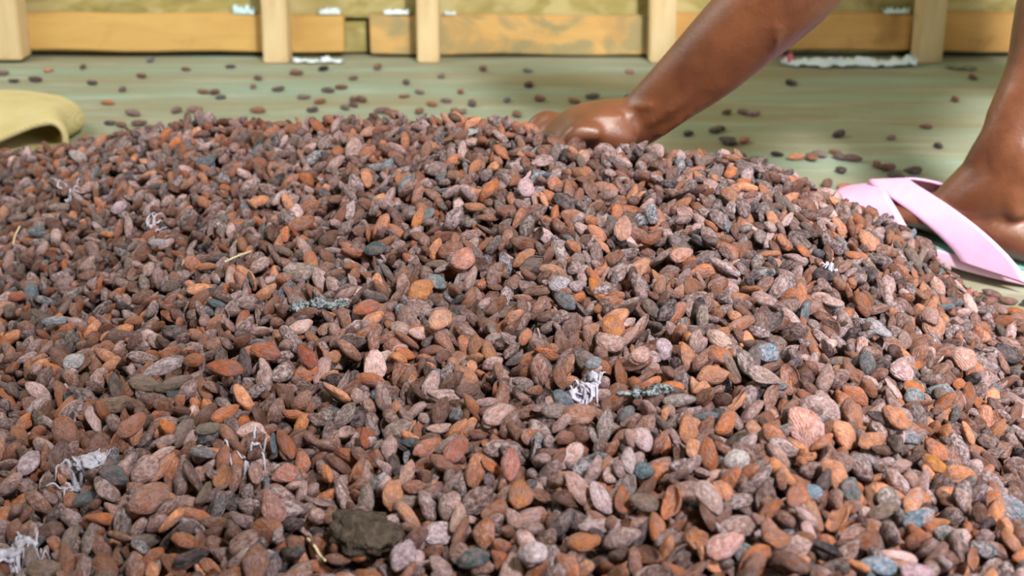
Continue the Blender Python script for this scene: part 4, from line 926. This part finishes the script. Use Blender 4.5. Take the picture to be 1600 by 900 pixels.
def auto_label(b, lms, where):
    x, y = b['scr'][:2]; ds = sorted(lms, key=lambda l: (l[0]-x)**2+(l[1]-y)**2)
    asp = b['ax'][0]/b['ax'][1]; shp = 'slim' if asp > 2.0 else ('stubby' if asp < 1.6 else 'oval')
    col = CLASSES[b['cls']][0]
    for q, l in enumerate(ds[:6]):
        dist = math.hypot(l[0]-x, l[1]-y); dw = 'touching distance' if dist < 45 else ('a short way' if dist < 95 else 'further')
        for pre in (('just ' if dist < 45 else ''), ('well ' if dist > 80 else 'close ')):
            s_ = f"{shp} {col} cocoa bean {where}{pre}{side(x-l[0], y-l[1])} the {l[2]}"
            if s_ not in taken: taken.add(s_); return s_
    for l in ds[:4]:
        for l2 in ds[1:7]:
            if l2 is l: continue
            s_ = f"{shp} {col} bean {where}between {l[2]} and {l2[2]}"
            if s_ not in taken: taken.add(s_); return s_
    return f"{shp} {col} bean {where}near the {ds[0][2]}"
def trim_words(t): 
    w = t.split(); return t if len(w) <= 16 else ' '.join(x for x in w if x not in ('the', 'cocoa'))
def single(b, lod, label, group, name='cocoa_bean', cat='bean'):
    Wb, lc, F0 = shape_beans([b], lod)
    label = trim_words(label); o = props(link_mesh(name, build_mesh(name, Wb-b['c'], lc, F0, [b]), M_BEAN, smooth=False), label, cat, group); o.location = tuple(b['c']); return o
for b in placed:
    if b['label'] is None: single(b, 1, 'pale blue plastic chip lying on the crest of the heap', None, 'plastic_chip', 'plastic'); continue
    taken.add(b['label']); single(b, 0 if b['ax'][0] > 0.011 and b['scr'][2] < 1.05 else 1, b['label'], 'cocoa beans lying on the heap')
for b in chosen: single(b, 1, auto_label(b, LMH, ''), 'cocoa beans lying on the heap')
for b in loose: single(b, 2, auto_label(b, LMF, 'on floor '), 'loose cocoa beans on the floor')

# ------------------------------------------------------------------ odd pieces: earth clod, crusty clump, pulp strings, straw, scraps
def blob(name, px, py, ln, wd, th, ang, mat, label, cat, amp=0.25, seed=1, lift=0.0):
    p = hit(px, py); w = project(p)[2]; R, k = frame_for(px, py, ang, 0.4)
    V0, F0 = ico(4); r = np.random.default_rng(seed); Vn = V0.copy(); L_ = np.zeros(len(V0))
    for f, a_ in ((1.7, 1.0), (3.1, 0.6), (6.3, 0.35), (11, 0.2)):
        ph = r.uniform(0, 6, 3); L_ += a_*np.sin(f*V0[:, 0]*1.3+ph[0])*np.sin(f*V0[:, 1]+ph[1])+a_*0.5*np.abs(np.sin(f*V0[:, 2]+ph[2]+f*V0[:, 0]))
    from mathutils import noise as mn
    fr = np.array([mn.hetero_terrain(Vector(v_)*2.2+Vector((seed, 0, 0)), 0.7, 2.1, 5, 0.6) for v_ in V0])
    Vn = V0*(1+amp*L_[:, None]*0.4+amp*0.5*(fr[:, None]-fr.mean())); Q = Vn*np.array([ln*w/FPX/2*k, wd*w/FPX/2*1.1, th])
    o = link_mesh(name, mesh_from(name, Q@R.T, [tuple(int(i) for i in f) for f in F0]), mat); o.location = tuple(p+R[:, 2]*lift)
    return props(o, label, cat)
blob('earth_clod', 563, 842, 104, 62, 0.010, -8, M_BARK, 'large rough grey-brown clod of dried earth or bark at the front of the heap', 'clod', 0.35, 3, 0.005)
def crust_material():
    q = NT('mouldy_crust', 0.9, 0.2); n_ = q.noise(q.coord('Object'), 330, 4, 0.7)
    q.base(q.mix(q.ramp(n_, [(0.42, 0.0), (0.60, 1.0)]), lin(58, 56, 52), lin(178, 190, 198))); q.bump(n_, 1.0, 0.004); return q.m
M_CRUST = crust_material()
def clump(name, px, py, n, ln, th, r, mat, label, cat, seed):
    rr = np.random.default_rng(seed); p0 = hit(px, py); k = project(p0)[2]/FPX; V0, F0 = ico(3); V, Fc = [], []
    from mathutils import noise as mn
    for q in range(n):
        f = rr.uniform(-1, 1); o = np.array([f*ln/2*k, rr.normal()*th*k*0.6+0.05*f*ln*k])
        x, y = p0[0]+o[0], p0[1]+o[1]; c = np.array([x, y, surf(x, y)+r*0.4])
        sc = r*rr.uniform(0.6, 1.3, 3)*np.array([1.5, 1, 0.7]); m0 = len(V)
        fr = np.array([mn.noise(Vector(v_)*2.3+Vector((seed+q*3, 0, 0))) for v_ in V0])
        V += [tuple(z_) for z_ in (V0*(1+0.55*fr[:, None]))@rotm(rr.uniform(0, 6), rr.normal()*0.4, rr.normal()*0.4).T*sc+c-p0]
        Fc += [tuple(int(i)+m0 for i in g_) for g_ in F0]
    o = link_mesh(name, mesh_from(name, V, Fc), mat); o.location = tuple(p0); return props(o, label, cat, kind='stuff')
clump('crusty_clump', 506, 474, 20, 78, 9, 0.0050, M_CRUST, 'crusty blue-grey mouldy clump lying across the middle slope', 'clump', 5)
clump('crusty_clump', 1010, 614, 14, 76, 4, 0.0036, M_CRUST, 'thin crusty grey strip trailing from the stringy white pulp', 'clump', 9)
def strings(name, px, py, n, spread, r, mat, label, cat, seed, z=0.0035):
    rr = np.random.default_rng(seed); p0 = hit(px, py); w = project(p0)[2]; k = w/FPX
    V, Fc = [], []
    for q in range(n):
        a = rr.uniform(0, 6.28); ln = rr.uniform(0.5, 1)*spread*k; cv = rr.normal()*1.2
        pts = []; o = np.array([rr.normal()*0.15, rr.normal()*0.15])*spread*k
        for s_ in np.linspace(0, 1, 7):
            ang = a+cv*s_; o = o+np.array([math.cos(ang), math.sin(ang)*1.4])*ln/6
            x, y = p0[0]+o[0], p0[1]+o[1]; pts.append((np.array([x, y, surf(x, y)+r*0.6+z*rr.uniform(0.2, 1)]), r*(1.3-s_*0.8), r*(1.3-s_*0.8)*0.7))
        v, f = limb(pts, (0, 0, 1), 6, 2); m0 = len(V); V += [tuple(x-p0) for x in v]; Fc += [tuple(i+m0 for i in g_) for g_ in f]
    if n > 10:                                # torn flaky bits between the strands
        V0, F0 = ico(2)
        for q in range(16):
            f = rr.uniform(-1, 1); o = np.array([f*spread*0.55*k, rr.normal()*spread*0.22*k+f*spread*0.15*k]); x, y = p0[0]+o[0], p0[1]+o[1]
            sc = rr.uniform(0.0018, 0.0062, 3)*np.array([1.3, 1, 0.5]); m0 = len(V)
            V += [tuple(z_) for z_ in (V0*(1+0.3*rr.normal(size=(len(V0), 1))))*sc@rotm(rr.uniform(0, 6), rr.normal()*0.5, rr.normal()*0.5).T+np.array([x, y, surf(x, y)+0.002])-p0]
            Fc += [tuple(int(i)+m0 for i in g_) for g_ in F0]
    o = link_mesh(name, mesh_from(name, V, Fc), mat); o.location = tuple(p0); return props(o, label, cat, kind='stuff' if n > 6 else None)
strings('dried_pulp', 128, 728, 22, 46, 0.0012, M_FIB, 'frayed clump of white dried pulp fibres on the shaded slope', 'pulp', 2)
strings('dried_pulp', 20, 862, 20, 38, 0.0014, M_FIB, 'blurred tangle of bluish white pulp at the front corner of the heap', 'pulp', 12)
strings('dried_pulp', 916, 606, 18, 34, 0.0012, M_FIB, 'stringy looped white pulp in the middle of the heap', 'pulp', 4)
strings('dried_pulp', 100, 298, 6, 40, 0.0013, M_FIB, 'thin white pulp threads round a blue bean on the upper slope near the sack', 'pulp', 6)
strings('dried_pulp', 240, 350, 6, 30, 0.0012, M_FIB, 'thin lavender pulp threads on the upper slope, downhill of the sack', 'pulp', 8)
strings('dried_pulp', 395, 712, 6, 44, 0.0012, M_FIB, 'wispy grey pulp fibres uphill of the level salmon-orange bean', 'pulp', 10)
strings('dried_pulp', 1300, 410, 5, 26, 0.0012, M_FIB, 'small tuft of pale fibres high on the slope towards the flip-flop', 'pulp', 14)
def stick(name, pix, r, mat, label):
    P = [hit(*p)+np.array([0, 0, 0.002]) for p in pix]; v, f = limb([(p, r, r) for p in P], (0, 0.3, 1), 8, 4)
    o = link_mesh(name, mesh_from(name, [x-P[0] for x in v], f), mat); o.location = tuple(P[0]); props(o, label, 'twig')
stick('straw', [(21, 384), (24, 371), (31, 357)], 0.0012, M_STRAW, 'short pale straw standing on the upper slope below the sack')
stick('twig', [(481, 846), (492, 858), (500, 872), (508, 880)], 0.0010, M_STRAW, 'thin curved grey twig lying beside the earth clod')
stick('straw', [(352, 412), (372, 403), (392, 396)], 0.0010, M_STRAW, 'thin tan straw lying level on the upper slope')

def crumple(name, pts, wdt, hgt, mat, label, seed, cat='plastic'):
    rr = np.random.default_rng(seed); n, m = len(pts)*6, 8; V, Fc = [], []
    P = np.array([at_z(px, py, 0.002) for px, py in pts]); s_ = np.linspace(0, len(pts)-1, n)
    C_ = np.stack([np.interp(s_, np.arange(len(pts)), P[:, k]) for k in range(3)], 1)
    hs = np.convolve(rr.uniform(0, 1.5, n+4), np.ones(5)/5, 'valid')*rr.uniform(0.5, 1.2, n)
    for i in range(n):
        for j in range(m):
            f = j/(m-1); wd = wdt*(0.7+0.3*math.sin(i*0.9+seed))*(0.3 if i in (0, n-1) else 1)
            V.append((C_[i, 0]+rr.normal()*0.002, C_[i, 1]+(f-0.3)*wd+rr.normal()*0.002, 0.003+hgt*math.sin(f*math.pi)*hs[i]+rr.uniform(0, 0.006)*hgt/0.02))
    for i in range(n-1):
        for j in range(m-1): a = i*m+j; Fc.append((a, a+m, a+m+1, a+1))
    c = np.array(V).mean(0); c[2] = 0
    o = link_mesh(name, mesh_from(name, [np.array(v)-c for v in V], Fc), mat); o.location = tuple(c)
    so = o.modifiers.new('thickness', 'SOLIDIFY'); so.thickness = 0.0008
    return props(o, label, cat)
cr = crumple('plastic_sheet', [(1218, 101), (1250, 103), (1290, 104), (1330, 103), (1370, 104), (1405, 103), (1432, 102)], 0.05, 0.016, M_WHITE, 'crumpled white plastic sheet lying along the wall under the brown rail', 3)
rp = crumple('red_print', [(1221, 100), (1230, 101), (1239, 101)], 0.03, 0.018, M_REDP, None, 5); 
del rp['category']; rp.parent = cr; rp.location = rp.location-cr.location+Vector((0, -0.004, 0.003)); rp['label'] = 'pink-red printed corner'
crumple('plastic_strip', [(458, 97), (485, 98), (512, 98), (534, 98)], 0.03, 0.008, M_WHITE, 'thin white plastic strip under the end of the yellow rail', 7)
crumple('foil_scrap', [(1478, 106), (1500, 108), (1525, 108)], 0.04, 0.004, plain('grey_film', lin(120, 128, 112), 0.5, 0.4, 0.1, 40), 'grey see-through film scrap at the foot of the stud behind the leg', 9)
def on_ledge(px0, px1, zoff, label, mat, seed, h=0.010):
    rr = np.random.default_rng(seed); n = 14; V, Fc = [], []; zt = z1+zoff
    x0, x1 = wx(px0, WY+0.015), wx(px1, WY+0.015)
    for i in range(n):
        f = i/(n-1)
        for j in range(4):
            V.append((x0+(x1-x0)*f+rr.normal()*0.001, WY+0.004+0.007*j, zt+(0.001+h*rr.uniform(0.1, 1) if j in (1, 2) else 0.0008)))
    for i in range(n-1):
        for j in range(3): a = i*4+j; Fc.append((a, a+4, a+5, a+1))
    c = np.array(V).mean(0); c[2] = zt
    o = link_mesh('plastic_scrap', mesh_from('plastic_scrap', [np.array(v)-c for v in V], Fc), mat); o.location = tuple(c)
    so = o.modifiers.new('thickness', 'SOLIDIFY'); so.thickness = 0.0008; props(o, label, 'plastic')
on_ledge(500, 534, 0.001, 'white scrap on the end of the yellow rail', M_WHITE, 1, 0.014)
on_ledge(602, 642, 0.001, 'white scrap on the stained rail beside the narrow pale stud', M_WHITE, 2)
on_ledge(696, 712, 0.0, 'tiny white scrap on the stained rail just past the narrow pale stud', M_WHITE, 3, 0.008)
on_ledge(368, 402, 0.001, 'pale blue-white scrap on the yellow rail next to a stud', M_BLUEW, 4, 0.018)
on_ledge(1375, 1415, 0.003, 'faint grey-white scrap on the brown rail next to a stud', M_BLUEW, 6, 0.012)
print('done')
